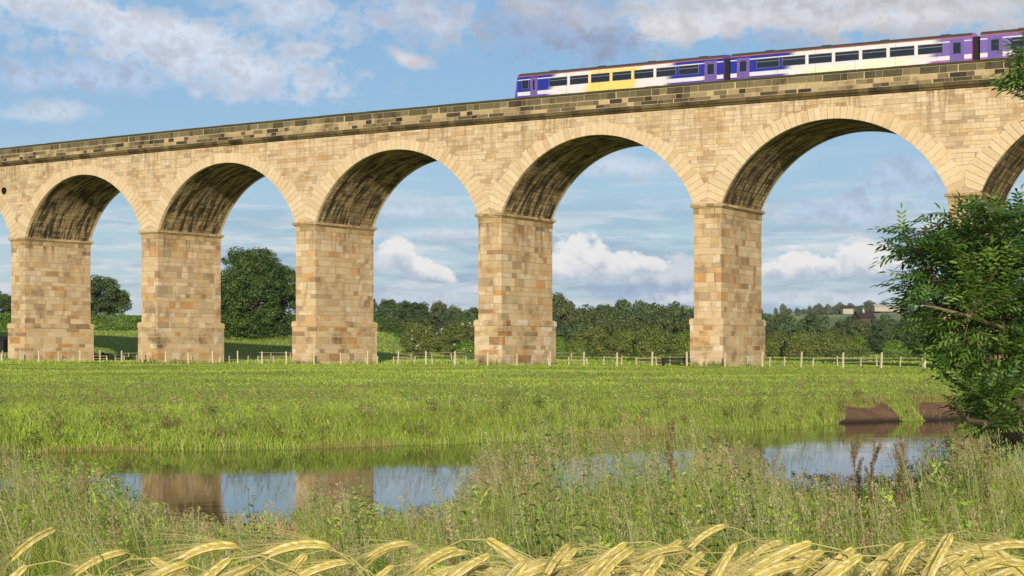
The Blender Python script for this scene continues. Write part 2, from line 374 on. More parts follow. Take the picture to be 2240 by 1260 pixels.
def axis(segs):
    out = []
    for a, b, st_ in segs: out += list(np.arange(a, b, st_))
    return np.array(out + [segs[-1][1]])
gx = axis([(-4000, -400, 400), (-400, -120, 40), (-120, -40, 5), (-40, -16, 1.2), (-16, 7, .22), (7, 15, .12), (15, 20, .22), (20, 40, 1.2), (40, 120, 5), (120, 400, 40), (400, 4000, 400)])
gy = axis([(-400, -20, 60), (-20, 1, 3), (1, 14, .6), (14, 38, .2), (38, 50, .12), (50, 52, .2), (52, 80, 1.), (80, 300, 3), (300, 700, 20), (700, 6000, 400)])
GX, GY = np.meshgrid(gx, gy); GZ = height(GX, GY)
nx, ny = len(gx), len(gy); idx = np.arange(nx * ny).reshape(ny, nx)
quads = np.stack([idx[:-1, :-1], idx[:-1, 1:], idx[1:, 1:], idx[1:, :-1]], -1).reshape(-1, 4)
md = mud_at(GX.ravel(), GY.ravel())
m_, g = newmat('meadow'); mat_ground = m_
pos = g.n('ShaderNodeNewGeometry').outputs['Position']
a = g.n('ShaderNodeVertexColor', layer_name='tint'); mudf = g.sep(a.outputs[0])[0]
n1 = g.noise(pos, .16, 5, .6).outputs[0]; n2 = g.noise(pos, 1.3, 5, .6).outputs[0]; n3 = g.noise(pos, 9., 4, .6).outputs[0]
c = g.mix(g.ss(n1, .35, .65), (.26, .34, .055, 1), (.33, .37, .075, 1))
c = g.mix(g.m('MULTIPLY', g.ss(n2, .45, .7), .6), c, (.17, .25, .04, 1))
c = g.mix(g.m('MULTIPLY', g.ss(n3, .5, .75), .4), c, (.24, .24, .08, 1))
mudc = g.mix(n2, (.21, .125, .072, 1), (.11, .066, .04, 1))
mudc = g.mix(g.ss(g.sep(pos)[2], .16, .02), mudc, (.06, .04, .026, 1))
c = g.mix(g.ss(mudf, .3, .6), c, mudc)
finish(g, c, .95, n3, .6, .1, .1)
cols = np.zeros((nx * ny, 3)); cols[:, 0] = md
tag(link('ground', np_mesh('ground', np.stack([GX.ravel(), GY.ravel(), GZ.ravel()], 1), quads, None, cols, mat_ground)), kind='structure')
m_, g = newmat('river_water')
pos = g.n('ShaderNodeNewGeometry').outputs['Position']; px_, py_, pz_ = g.sep(pos)
rip = g.noise(g.comb(g.m('MULTIPLY', px_, .55), g.m('MULTIPLY', py_, 1.5)), 2.4, 4, .5).outputs[0]
patch = g.ss(g.noise(g.comb(g.m('MULTIPLY', px_, .12), g.m('MULTIPLY', py_, .35)), 1., 2).outputs[0], .5, .65)
finish(g, (.030, .032, .012, 1), .03, g.m('MULTIPLY', rip, g.m('MULTIPLY', g.m('MULTIPLY_ADD', patch, .8, .35), g.ss(px_, 2., 10., 1., 3.))), .035, .05, .5, ior=1.33)
mb = MB(); mb.face([(-60, 8, 0), (80, 8, 0), (80, 80, 0), (-60, 80, 0)]); tag(mb.build('river', m_), kind='structure')
# far hill
hx = np.linspace(-1500, 1500, 121); hy = np.linspace(900, 2600, 41); HX, HY = np.meshgrid(hx, hy)
def hill_z(x, y): return -4 + (36 + 10 * sst(x, 150, 500) + 5 * (hash_noise(x, y, 260., 4) - .5)) * sst(y, 900, 1500) + 6 * (hash_noise(x, y, 90., 7) - .5)
idx = np.arange(HX.size).reshape(HX.shape); quads = np.stack([idx[:-1, :-1], idx[:-1, 1:], idx[1:, 1:], idx[1:, :-1]], -1).reshape(-1, 4)
m_, g = newmat('hill_pasture'); pos = g.n('ShaderNodeNewGeometry').outputs['Position']
vor = g.n('ShaderNodeTexVoronoi', ins={'Vector': pos, 'Scale': .008})
c = g.mix(g.sep(vor.outputs['Color'])[0], (.12, .17, .05, 1), (.30, .32, .12, 1)); finish(g, c, .95)
tag(link('hills', np_mesh('hills', np.stack([HX.ravel(), HY.ravel(), hill_z(HX, HY).ravel()], 1), quads, None, None, m_)), kind='structure')

# ------------------------------------------------------------------ the viaduct
PITCH, W_, TH, WD = 20., 2.306, -.628263, 8.592
X0, Y0, KAP, GRAD = -51.77444, 172.34635, .00133194, -.00311064
HS, HT, HP, HC, HG = 11.531, 19.120, 21.075, 17.542, -1.519
def V(s, n, h):
    a_ = TH + KAP * s
    x = X0 + (math.sin(a_) - math.sin(TH)) / KAP - math.sin(a_) * n
    y = Y0 - (math.cos(a_) - math.cos(TH)) / KAP + math.cos(a_) * n
    return (x, y, EYE + h + GRAD * s)
HALF, RISE = (PITCH - W_) / 2, HC - HS
RAD = (HALF ** 2 + RISE ** 2) / (2 * RISE); HCEN = HC - RAD; PHM = math.atan2(HALF, HS - HCEN)
I0, I1 = -4, 8                      # piers from far left of the frame to beyond the tree on the right
via = empty('stone_viaduct', V(40, 4, HG)); tag(via, 'long curved sandstone viaduct with tall round arches crossing the meadow', 'viaduct')
via_loc = Vector(via.location)
class VB(MB):
    """mesh builder in viaduct coordinates (along, into, up), local to the viaduct's empty"""
    def vface(s, snh, uvs, mi=0): s.face([Vector(V(*p)) - via_loc for p in snh], uvs, mi)
    def vbox(s, s0, s1, n0, n1, h0, h1, uo=0., ch=0.):
        """box; ch chamfers the top outwards-in"""
        t = ch
        A = [(s0, n0, h0), (s1, n0, h0), (s1, n1, h0), (s0, n1, h0)]
        B = [(s0, n0, h1 - t), (s1, n0, h1 - t), (s1, n1, h1 - t), (s0, n1, h1 - t)]
        o = 0.
        for i in range(4):
            j = (i + 1) % 4; L = abs(A[i][0] - A[j][0]) + abs(A[i][1] - A[j][1])
            s.vface([A[i], A[j], B[j], B[i]], [(uo + o, h0), (uo + o + L, h0), (uo + o + L, h1 - t), (uo + o, h1 - t)])
            if t:
                C_ = [(s0 + t, n0 + t, h1), (s1 - t, n0 + t, h1), (s1 - t, n1 - t, h1), (s0 + t, n1 - t, h1)]
                s.vface([B[i], B[j], C_[j], C_[i]], [(uo + o, h1 - t), (uo + o + L, h1 - t), (uo + o + L, h1), (uo + o, h1)])
            o += L
        T = B if not t else C_
        s.vface(T, [(uo + p[0], h1 + p[1]) for p in T]); s.vface(A[::-1], [(uo + p[0], h0 - p[1]) for p in A[::-1]])
PL = 2.52                            # top of the plinths above the eye
for i in range(I0, I1 + 1):
    c0 = i * PITCH; a0, a1 = c0 - W_ / 2, c0 + W_ / 2
    b = VB(); b.vbox(a0, a1, 0, WD, PL - .3, HS + .02, 31.7 * i + 400); pier = b.build('pier', mat_pier, via)
    d_ = .24
    b = VB(); b.vbox(a0 - d_, a1 + d_, -d_, WD + d_, HG - 1.2 - GRAD * c0, PL - .5, 17.3 * i + 500)
    b.vbox(a0 - d_ - .05, a1 + d_ + .05, -d_ - .05, WD + d_ + .05, PL - .5, PL + .02, 23.1 * i + 300, .13); b.build('plinth', mat_plinth, pier)
    b = VB()                          # neck band, cornice roll and its weathered top
    b.vbox(a0 - .035, a1 + .035, -.035, WD + .035, HS - .82, HS - .34, 11.3 * i + 200)
    b.vbox(a0 - .14, a1 + .14, -.14, WD + .14, HS - .34, HS - .24, 9.3 * i + 220)
    b.vbox(a0 - .26, a1 + .26, -.26, WD + .26, HS - .24, HS - .02, 7.3 * i + 240, .07); b.build('impost', mat_impost, pier)
# arches: barrel of stone with a ring of voussoirs on each face
for i in range(I0, I1):
    cs = (i + .5) * PITCH; b = VB(); NA, NN = 44, 6
    for j in range(NA):
        p0, p1 = -PHM + 2 * PHM * j / NA, -PHM + 2 * PHM * (j + 1) / NA
        for k in range(NN):
            n0, n1 = WD * k / NN, WD * (k + 1) / NN
            f = lambda p, n: (cs + RAD * math.sin(p), n, HCEN + RAD * math.cos(p))
            b.vface([f(p0, n0), f(p0, n1), f(p1, n1), f(p1, n0)], [(n0 + 13.7 * i + 90, RAD * p0), (n1 + 13.7 * i + 90, RAD * p0), (n1 + 13.7 * i + 90, RAD * p1), (n0 + 13.7 * i + 90, RAD * p1)])
    barrel = b.build('arch_barrel', mat_soffit, via, smooth=True, merge=True)
    for face in (0, 1):
        b = VB(); NV = 47
        r_ = random.Random(i * 7 + face)
        for j in range(NV):
            p0, p1 = -PHM + 2 * PHM * j / NV, -PHM + 2 * PHM * (j + 1) / NV; pm = (p0 + p1) / 2
            t = .86 + 1.15 * (1 - math.cos(pm)) * 1.15 + r_.choice((-.1, 0, .06, .16)) * (.4 + abs(math.sin(pm)))
            lim = lambda p: min(RAD + t, (PITCH / 2 - .012) / max(abs(math.sin(p)), .01))
            f = lambda p, r, n: (cs + r * math.sin(p), n, HCEN + r * math.cos(p))
            gp = .0016
            q0, q1 = p0 + gp, p1 - gp; na, nb = (-.045 - r_.uniform(0, .012), .3) if face == 0 else (WD + .045, WD - .3)
            ri = RAD - .012
            A = [f(q0, ri, na), f(q1, ri, na), f(q1, lim(q1), na), f(q0, lim(q0), na)]
            B = [f(q0, ri, nb), f(q1, ri, nb), f(q1, lim(q1), nb), f(q0, lim(q0), nb)]
            uu = [(j + .08 + 60 * i + 600, 0), (j + .92 + 60 * i + 600, 0), (j + .92 + 60 * i + 600, 1), (j + .08 + 60 * i + 600, 1)]
            b.vface(A[::-1] if face else A, uu)
            for (x0_, x1_) in ((0, 1), (1, 2), (2, 3), (3, 0)):
                mid = [(j + .5 + 60 * i + 600, .2)] * 4
                b.vface([A[x0_], B[x0_], B[x1_], A[x1_]], mid)
        b.build('voussoir_ring', mat_vouss, barrel)
# spandrel walls, one on each face
for n in (0., WD):
    b = VB()
    for i in range(I0, I1):
        cs = (i + .5) * PITCH; us = list(np.linspace(-10, -HALF, 3)) + list(np.linspace(-HALF, HALF, 45)[1:-1]) + list(np.linspace(HALF, 10, 3))
        hb = lambda u_: HCEN + math.sqrt(max(RAD ** 2 - u_ ** 2, 0)) if abs(u_) < HALF else HS
        for u0_, u1_ in zip(us[:-1], us[1:]):
            h0, h1 = hb(u0_), hb(u1_)
            if n == 0: b.vface([(cs + u0_, n, h0), (cs + u1_, n, h1), (cs + u1_, n, HT + .05), (cs + u0_, n, HT + .05)], [(cs + u0_ + 200, h0), (cs + u1_ + 200, h1), (cs + u1_ + 200, HT), (cs + u0_ + 200, HT)])
            else: b.vface([(cs + u1_, n, h1), (cs + u0_, n, h0), (cs + u0_, n, HT + .05), (cs + u1_, n, HT + .05)], [(cs + u1_ + 700, h1), (cs + u0_ + 700, h0), (cs + u0_ + 700, HT), (cs + u1_ + 700, HT)])
    b.build('spandrel_wall', mat_spandrel, via)
def sweep(profile, s0, s1, step, uo, vscale=1.):
    """profile of (n, h) swept along the viaduct; v runs with height, u with the length"""
    b = VB(); ss_ = np.arange(s0, s1 + .01, step)
    for a_, c_ in zip(ss_[:-1], ss_[1:]):
        for (n0, h0), (n1, h1) in zip(profile[:-1], profile[1:]):
            dn = 0 if abs(h1 - h0) > .01 else n1 - n0
            b.vface([(a_, n0, h0), (c_, n0, h0), (c_, n1, h1), (a_, n1, h1)], [(a_ + uo, h0), (c_ + uo, h0), (c_ + uo, h1 + dn), (a_ + uo, h1 + dn)])
    return b
SA, SB = I0 * PITCH, I1 * PITCH
for n, sg in ((0., 1.), (WD, -1.)):
    q = lambda *pr: [(n + sg * a_, h) for a_, h in pr]
    st = sweep(q((.0, HT - .02), (-.16, HT + .02), (-.2, HT + .12), (-.34, HT + .2), (-.36, HT + .42), (-.05, HT + .5)), SA, SB, 2.5, 800)
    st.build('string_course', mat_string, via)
    pa = sweep(q((-.06, HT + .49), (-.06, HP - .17), (.0, HP - .17)), SA, SB, 2.5, 830)
    pa2 = sweep(q((.42, HP - .17), (.42, HT + .3)), SA, SB, 2.5, 860)
    pa.v, base_ = pa.v + pa2.v, len(pa.v); pa.f += [tuple(x + base_ for x in f_) for f_ in pa2.f]; pa.uv += pa2.uv; pa.mi += pa2.mi
    par = pa.build('parapet', mat_parapet, via)
    b = VB(); r_ = random.Random(3)
    s_ = SA
    while s_ < SB - 1:                # coping laid as separate slabs
        L = r_.uniform(1.1, 1.5); dh = r_.uniform(-.012, .012)
        na, nb = sorted((n + sg * -.13, n + sg * .48))
        b.vbox(s_ + .006, s_ + L - .006, na, nb, HP - .17, HP + dh, s_, .05); s_ += L
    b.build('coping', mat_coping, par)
mat_ballast = plain('track_ballast', (.16, .13, .1, 1), .95, .1, var=.4, scale=8.)
mat_steel = plain('rail_steel', (.12, .09, .07, 1), .5, .5, .7)
b = sweep([(.3, HP - 1.25), (WD - .3, HP - 1.25)], SA, SB, 2.5, 0); b.build('track_bed', mat_ballast, via)
for n in (2.03, 3.47, 5.1, 6.54):
    sweep([(n - .035, HP - 1.25), (n - .035, HP - 1.1), (n + .035, HP - 1.1), (n + .035, HP - 1.25)], SA, SB, 2.5, 0).build('rail', mat_steel, via)
# drain outlet in the spandrel at the left edge of the photo
mat_iron_bore_shade = plain('cast_iron_and_bore_shade', (.006, .005, .005, 1), .7, .3, .3)
b = MB()
for k in range(20):
    a_, c_ = 6.2832 * k / 20, 6.2832 * (k + 1) / 20
    f = lambda t, r, n: Vector(V(-2.3 + r * math.cos(t), n, 16.55 + r * math.sin(t))) - via_loc
    b.face([f(a_, .36, -.10), f(c_, .36, -.10), f(c_, .36, .1), f(a_, .36, .1)]); b.face([f(a_, .27, -.10), f(c_, .27, -.10), f(c_, .36, -.10), f(a_, .36, -.10)])
    b.face([f(a_, .27, -.10), f(c_, .27, -.10), f(c_, .27, .0), f(a_, .27, .0)]); b.face([f(a_, 0, -.02), f(c_, .27, -.02), f(a_, .27, -.02)])  # near-black disc closes the bore, its colour standing in for the shade inside
b.build('drain_pipe', mat_iron_bore_shade, via)

# ------------------------------------------------------------------ the train (standing still) on the near track
TN0, TN1, RAIL = 1.4, 4.1, HP - 1.1
m_, g = newmat('train_livery'); mat_livery = m_
u, v, _ = g.sep(g.n('ShaderNodeUVMap').outputs[0])
blue_, white_, violet_, lilac_ = (.018, .026, .27, 1), (.62, .60, .64, 1), (.13, .06, .30, 1), (.50, .42, .62, 1)
c = g.mix(g.ss(u, 96.2, 97.4), blue_, (.17, .11, .36, 1))
c = g.mix(g.m('MULTIPLY', g.ss(v, 21.46, 21.48), g.ss(v, 21.80, 21.78)), c, white_)          # pale waist band
c = g.mix(g.ss(v, 21.42, 21.40), c, violet_)
c = g.mix(g.m('MULTIPLY', g.ss(v, 22.76, 22.77), g.ss(v, 22.85, 22.84)), c, white_)
sl = g.m('MULTIPLY_ADD', v, -.35, u)                                                          # swooping pale panels
zone = lambda a, b_, e: g.m('MULTIPLY', g.ss(sl, a - 7.7 - e, a - 7.7 + e), g.ss(sl, b_ - 7.7 + e, b_ - 7.7 - e))
pale = g.m('MAXIMUM', zone(65.2, 76., .45), zone(86.2, 97.3, .45))
c = g.mix(g.m('MULTIPLY', pale, g.ss(v, 23.09, 23.06)), c, (.66, .63, .63, 1))
c = g.mix(g.m('MULTIPLY', zone(68.6, 73.2, .5), g.ss(v, 23.04, 23.0)), c, (.86, .56, .16, 1))
c = g.mix(g.m('MULTIPLY', zone(91.8, 95.6, .5), g.ss(v, 22.0, 21.8)), c, (.86, .70, .52, 1))
c = g.mix(g.m('MULTIPLY', zone(87.5, 91.5, .5), g.ss(v, 21.75, 21.6)), c, (.66, .74, .48, 1))
c = g.mix(g.m('MULTIPLY', g.ss(u, 97., 97.6), g.ss(v, 21.44, 21.42)), c, (.45, .10, .42, 1))
c = g.mix(g.m('MULTIPLY', g.ss(v, 23.06, 23.07), g.ss(v, 23.15, 23.14)), c, (.40, .10, .05, 1))   # orange cantrail line
c = g.mix(g.ss(v, 23.16, 23.17), c, (.055, .055, .05, 1))
gr = g.noise(g.comb(g.m('MULTIPLY', u, .7), g.m('MULTIPLY', v, 2.)), 1.5, 6, .65).outputs[0]; k = g.m('MULTIPLY_ADD', gr, .5, .72); c = g.mix(1., c, g.comb(k, k, k), 'MULTIPLY')
seam = g.ss(g.m('ABSOLUTE', g.m('SUBTRACT', g.m('FRACT', g.m('DIVIDE', u, 3.1)), .5)), .006, .003); c = g.mix(g.m('MULTIPLY', seam, .6), c, (.03, .03, .04, 1))
finish(g, c, .28, gr, .05, .02, .5)
mat_roof = plain('train_roof', (.06, .06, .055, 1), .6, .3, var=.3, scale=1.5)
mat_glass = plain('train_window_glass', (.012, .015, .026, 1), .08, .6, var=.3, scale=1.)
mat_trim = plain('train_window_trim', (.30, .28, .30, 1), .4, .5, .6)
mat_door = plain('train_door', (.14, .09, .30, 1), .3, .5)
mat_under = plain('train_underframe', (.02, .019, .018, 1), .8, .2)
mat_yellow = plain('train_warning_yellow', (.75, .48, .03, 1), .4, .5)
train = empty('passenger_train', V(82, 2.75, RAIL)); tag(train, 'blue and white diesel passenger train crossing the viaduct behind its parapet', 'train')
t_loc = Vector(train.location)
class TB(MB):
    def vface(s, snh, uvs=None, mi=0): s.face([Vector(V(*p)) - t_loc for p in snh], uvs or [(p[0], p[2]) for p in snh], mi)
    def vbox(s, s0, s1, n0, n1, h0, h1, mi=0):
        q = [(s0, n0, h0), (s1, n0, h0), (s1, n1, h0), (s0, n1, h0), (s0, n0, h1), (s1, n0, h1), (s1, n1, h1), (s0, n1, h1)]
        for ix in ((0, 1, 5, 4), (1, 2, 6, 5), (2, 3, 7, 6), (3, 0, 4, 7), (4, 5, 6, 7), (3, 2, 1, 0)): s.vface([q[i] for i in ix], mi=mi)
PROF = [(1.52, 20.75), (1.43, 20.95), (1.4, 21.3), (1.4, 22.9), (1.43, 23.14)]
ROOF = [(1.43, 23.14), (1.56, 23.3), (1.82, 23.41), (2.3, 23.5), (2.75, 23.53)]
mirror = lambda pr: pr + [(5.5 - n, h) for n, h in pr[::-1]][1:]
def carriage(s0, s1, cab):
    b = TB(); full = PROF + mirror(ROOF)[1:-1] + [(5.5 - n, h) for n, h in PROF[::-1]]
    ss_ = np.linspace(s0, s1, 9)
    for a_, c_ in zip(ss_[:-1], ss_[1:]):
        for (n0, h0), (n1, h1) in zip(PROF[:-1], PROF[1:]):
            b.vface([(a_, n0, h0), (c_, n0, h0), (c_, n1, h1), (a_, n1, h1)]); b.vface([(c_, 5.5 - n0, h0), (a_, 5.5 - n0, h0), (a_, 5.5 - n1, h1), (c_, 5.5 - n1, h1)])
    ring = [(s0, n, h) for n, h in full]
    rake = [(s0 - (.35 if cab else 0) * max(0, 1 - abs(h - 21.6) / 1.6), n, h) for _, n, h in ring]
    for i in range(len(ring) - 1): b.vface([ring[i], ring[i + 1], rake[i + 1], rake[i]], [(s0, 21.)] * 4)
    b.vface(rake, [(s0, 21.2)] * len(rake), 1 if cab else 0); b.vface([(s1, n, h) for n, h in full][::-1], [(s1, 21.2)] * len(full))
    body = b.build('carriage', [mat_livery, mat_yellow], train)
    b = TB(); r2 = mirror(ROOF)
    for a_, c_ in zip(ss_[:-1], ss_[1:]):
        for (n0, h0), (n1, h1) in zip(r2[:-1], r2[1:]): b.vface([(a_, n0, h0), (c_, n0, h0), (c_, n1, h1), (a_, n1, h1)])
    for k in range(4):
        q = s0 + 2.5 + k * 4.6; b.vbox(q, q + .7, 2.5, 3., 23.5, 23.6)
    b.build('roof', mat_roof, body)
    def window(a_, w_, h0=22.06, h1=22.73, hop=True):
        for n, sg in ((1.4, -1), (4.1, 1)):
            b = TB(); lo, hi = sorted((n + sg * .012, n - sg * .03)); b.vbox(a_ - .03, a_ + w_ + .03, lo, hi, h0 - .03, h1 + .03)
            fr = b.build('window_frame', mat_trim, body)
            b = TB(); lo, hi = sorted((n + sg * .016, n - sg * .03))
            b.vbox(a_, a_ + w_, lo, hi, h0, h1 - .23 if hop else h1)
            if hop: b.vbox(a_, a_ + w_, lo, hi, h1 - .18, h1)
            b.build('window', mat_glass, body)
    def door(a_, w_=1.05):
        for n, sg in ((1.4, -1), (4.1, 1)):
            lo, hi = sorted((n + sg * .02, n - sg * .03)); b = TB(); b.vbox(a_, a_ + w_, lo, hi, 20.95, 22.95)
            d = b.build('door', mat_door, body)
            lo, hi = sorted((n + sg * .026, n - sg * .03)); b = TB(); b.vbox(a_ + .25, a_ + w_ - .25, lo, hi, 21.9, 22.7); b.build('door_window', mat_glass, body)
    if cab:
        window(s0 + .45, .62, 22.05, 22.75, False); door(s0 + 1.25, .7); first = s0 + 3.
        b = TB(); b.vbox(s0 - .2, s0 - .33, 1.75, 3.75, 22.0, 22.7); b.build('windscreen', mat_glass, body)
        for n in (1.8, 3.6): b = TB(); b.vbox(s0 - .34, s0 - .2, n - .1, n + .1, 21.35, 21.5); b.build('headlight', mat_trim, body)
    else: door(s0 + .55); first = s0 + 2.1
    door(s1 - 1.6); last = s1 - 1.95
    nW = int((last - first) // 1.86); st = (last - first) / nW
    for k in range(nW): window(first + k * st + .12, st - .3)
    for q in (s0 + 3., s1 - 3.):
        b = TB(); b.vbox(q - 1.3, q + 1.3, 1.6, 3.9, 20.3, 20.7)
        for dq in (-.95, .95):
            for n in (2.0, 3.5):
                for k in range(12):
                    f = lambda t, n_: (q + dq + .4 * math.cos(t), n_, RAIL + .42 + .4 * math.sin(t)); a_, c_ = 6.2832 * k / 12, 6.2832 * (k + 1) / 12
                    b.vface([f(a_, n - .06), f(c_, n - .06), f(c_, n + .06), f(a_, n + .06)]); b.vface([f(a_, n - .06), f(c_, n - .06), (q + dq, n - .06, RAIL + .42)])
        b.build('bogie', mat_under, body)
carriage(61.9, 80.75, True); carriage(81.35, 100.2, False); carriage(100.8, 119.6, False)
for q in (81.05, 100.5):
    b = TB(); b.vbox(q - .32, q + .32, 1.75, 3.75, 20.9, 23.1); b.build('gangway', mat_under, train)

# ------------------------------------------------------------------ fences
def fpost(h, r0, seed):
    r_ = random.Random(seed); b = MB(); w0, w1 = r0, r0 * .86; zt = h
    base = [(-w0, -w0, -.3), (w0, -w0, -.3), (w0, w0, -.3), (-w0, w0, -.3)]; top = [(-w1, -w1, zt - .04), (w1, -w1, zt - .04), (w1, w1, zt - .04), (-w1, w1, zt - .04)]
    tip = [(x * .55 + r_.uniform(-.01, .01), y * .55, zt + r_.uniform(-.01, .02)) for x, y, z in top]
    for A, B in ((base, top), (top, tip)):
        for i in range(4): j = (i + 1) % 4; b.face([A[i], A[j], B[j], B[i]])
    b.face(tip); me = b.build('post', mat_post); d = me.data; bpy.data.objects.remove(me); return d
posts = [fpost(random.uniform(1.02, 1.2), random.uniform(.05, .062), k) for k in range(6)]
low_posts = [fpost(random.uniform(.6, .85), random.uniform(.035, .05), 40 + k) for k in range(6)]
def ground_at(p, lift=0.): return Vector((p[0], p[1], float(height(p[0], p[1])) + lift))
wf = empty('post_and_wire_fence', ground_at(V(50, -1.5, 0))); tag(wf, 'tall pale posts strung with wire standing in front of the piers', 'fence')
f0 = Vector(wf.location); tops = []
for k in range(-8, 42):
    s_ = -.8 + 3.07 * k + random.uniform(-.12, .12); p = ground_at(V(s_, -1.5, 0)) - f0
    o = link('post', posts[k % 6], wf, p); o.rotation_euler = (R(random.uniform(-2.5, 2.5)), R(random.uniform(-3, 3)), random.uniform(0, 1)); tops.append(p)
for hgt in (.42, .72, .98):
    b = MB(); b.tube([p + Vector((0, 0, hgt + random.uniform(-.01, .01))) for p in tops], .006, 4); b.build('wire', mat_wire, wf)
WHERE = {-1: 'beyond the left edge pier', 0: 'in the opening beside the small round tree', 1: 'under the arch framing the big tree', 2: 'under the arch framing the hawthorn bushes',
         3: 'under the arch with the dark barrier', 4: 'under the arch left of the ash tree', 5: 'behind the ash tree'}
for i in range(-1, 6):
    fe = empty('post_and_rail_fence', ground_at(V((i + .5) * PITCH, 4.5, 0)))
    tag(fe, 'low wooden post and rail fence ' + WHERE[i], 'fence', 'rail fences between the piers'); f0 = Vector(fe.location)
    r_ = random.Random(i + 20); s_ = i * PITCH + 1.6; ps = []
    while s_ < (i + 1) * PITCH - 1.3:
        p = ground_at(V(s_, 4.2 + r_.uniform(-.1, .1), 0)) - f0; o = link('post', low_posts[r_.randrange(6)], fe, p)
        o.rotation_euler = (R(r_.uniform(-5, 5)), R(r_.uniform(-7, 7)), r_.uniform(0, 1)); ps.append(p); s_ += r_.uniform(1.2, 2.4)
    for hgt in (.34, .60):
        for a_, c_ in zip(ps[:-1], ps[1:]):
            if r_.random() < .5: continue
            b = MB(); d = (c_ - a_); n_ = Vector((-d.y, d.x, 0)).normalized() * .03; q = []
            z0, z1 = hgt + r_.uniform(-.04, .04), hgt + r_.uniform(-.04, .04)
            for p, z in ((a_, z0), (c_, z1)): q.append([p + n_ * sg + Vector((0, 0, z + dz_)) for sg, dz_ in ((-1.9, -.03), (-1., -.03), (-1., .03), (-1.9, .03))])
            for k in range(4): j = (k + 1) % 4; b.face([q[0][k], q[0][j], q[1][j], q[1][k]])
            b.face(q[0][::-1]); b.face(q[1]); b.build('rail', mat_rail, fe)
fe = empty('post_and_rail_fence', ground_at((10, 200))); tag(fe, 'long brown two rail fence crossing the pasture beyond the viaduct', 'fence'); f0 = Vector(fe.location)
ps = []
for k in range(-40, 61):
    p = ground_at((k * 2.4 + random.uniform(-.2, .2), 196 + k * .05)) - f0
    if k % 1 == 0: o = link('post', low_posts[k % 6], fe, p); o.rotation_euler = (0, R(random.uniform(-3, 3)), 0); o.scale = (1, 1, 1.15)
    ps.append(p)
for hgt in (.45, .85):
    b = MB(); b.tube([p + Vector((0, -.08, hgt)) for p in ps], .032, 4); b.build('rail', mat_rail, fe)
# dark timber barrier by the fourth pier
gp = ground_at(V(77.6, -.6, 0)); br = empty('cattle_barrier', gp, .15); tag(br, 'dark low timber barrier of two posts and rails left of the tallest pier', 'barrier')
for x in (-1.05, .75, 1.2):
    b = MB(); b.box((x - .09, -.09, -.2), (x + .09, .09, .68)); b.build('post', mat_dark, br)
for z, t in ((.6, .07), (.34, .05)):
    b = MB(); b.box((-1.25, -.15, z - t), (1.3, -.092, z + t)); b.build('rail', mat_dark, br)
b = MB(); b.tube([(-1.1, -.16, .1), (-.75, -.16, .58)], .05, 6); b.build('brace', mat_dark, br)
# small dark shed at the left edge
sp = ground_at((-73.5, 232)); sh = empty('shed', sp); tag(sh, 'small dark shed in the field at the left edge behind the viaduct', 'shed')
b = MB(); b.box((-2.2, -1.5, -.3), (2.2, 1.5, 1.9)); b.build('wall', mat_dark, sh)
b = MB(); b.face([(-2.4, -1.7, 1.9), (2.4, -1.7, 1.9), (2.4, 1.7, 2.4), (-2.4, 1.7, 2.4)]); b.face([(-2.4, 1.7, 2.3), (2.4, 1.7, 2.3), (2.4, -1.7, 1.8), (-2.4, -1.7, 1.8)]); b.face([(-2.4, -1.7, 1.8), (2.4, -1.7, 1.8), (2.4, -1.7, 1.9), (-2.4, -1.7, 1.9)]); b.build('roof', mat_under, sh)

# ------------------------------------------------------------------ trees, hedges and bushes
def leaves(clumps, size, palette, seed, aspect=.55, up=.35, shell=.45):
    """clumps: rows of (x,y,z, rx,ry,rz, n). Returns verts, quads, colours of folded diamond leaves"""
    r = np.random.default_rng(seed); C_ = np.repeat(np.array([c_[:3] for c_ in clumps], float), [int(c_[6]) for c_ in clumps], 0)
    RR = np.repeat(np.array([c_[3:6] for c_ in clumps], float), [int(c_[6]) for c_ in clumps], 0)
    kid = np.repeat(np.arange(len(clumps)), [int(c_[6]) for c_ in clumps]); n = len(C_)
    d = r.normal(size=(n, 3)); d /= np.linalg.norm(d, axis=1)[:, None]; rad = (shell + (1 - shell) * r.random(n)) ** .7
    P_ = C_ + d * RR * rad[:, None]
    nrm = d * 1.25 + r.normal(size=(n, 3)) * .5 + np.array([0, 0, up]); nrm /= np.linalg.norm(nrm, axis=1)[:, None]
    t = np.cross(nrm, r.normal(size=(n, 3))); t /= np.linalg.norm(t, axis=1)[:, None]; b_ = np.cross(nrm, t)
    L = size * (.6 + .8 * r.random(n))[:, None]; w_ = L * aspect
    vs = np.stack([P_ - t * L * .5, P_ + b_ * w_ * .5 + nrm * L * .08, P_ + t * L * .5, P_ - b_ * w_ * .5 + nrm * L * .08], 1).reshape(-1, 3)
    pal = np.array(palette); ck = pal[r.integers(0, len(pal), len(clumps))] * (.72 + .56 * r.random((len(clumps), 1))); cl = ck[kid] * .8 + pal[r.integers(0, len(pal), n)] * .2
    cl = cl * 1.6 * (.85 + .3 * r.random((n, 1)))
    return vs, np.arange(n * 4).reshape(-1, 4), np.repeat(cl, 4, 0)
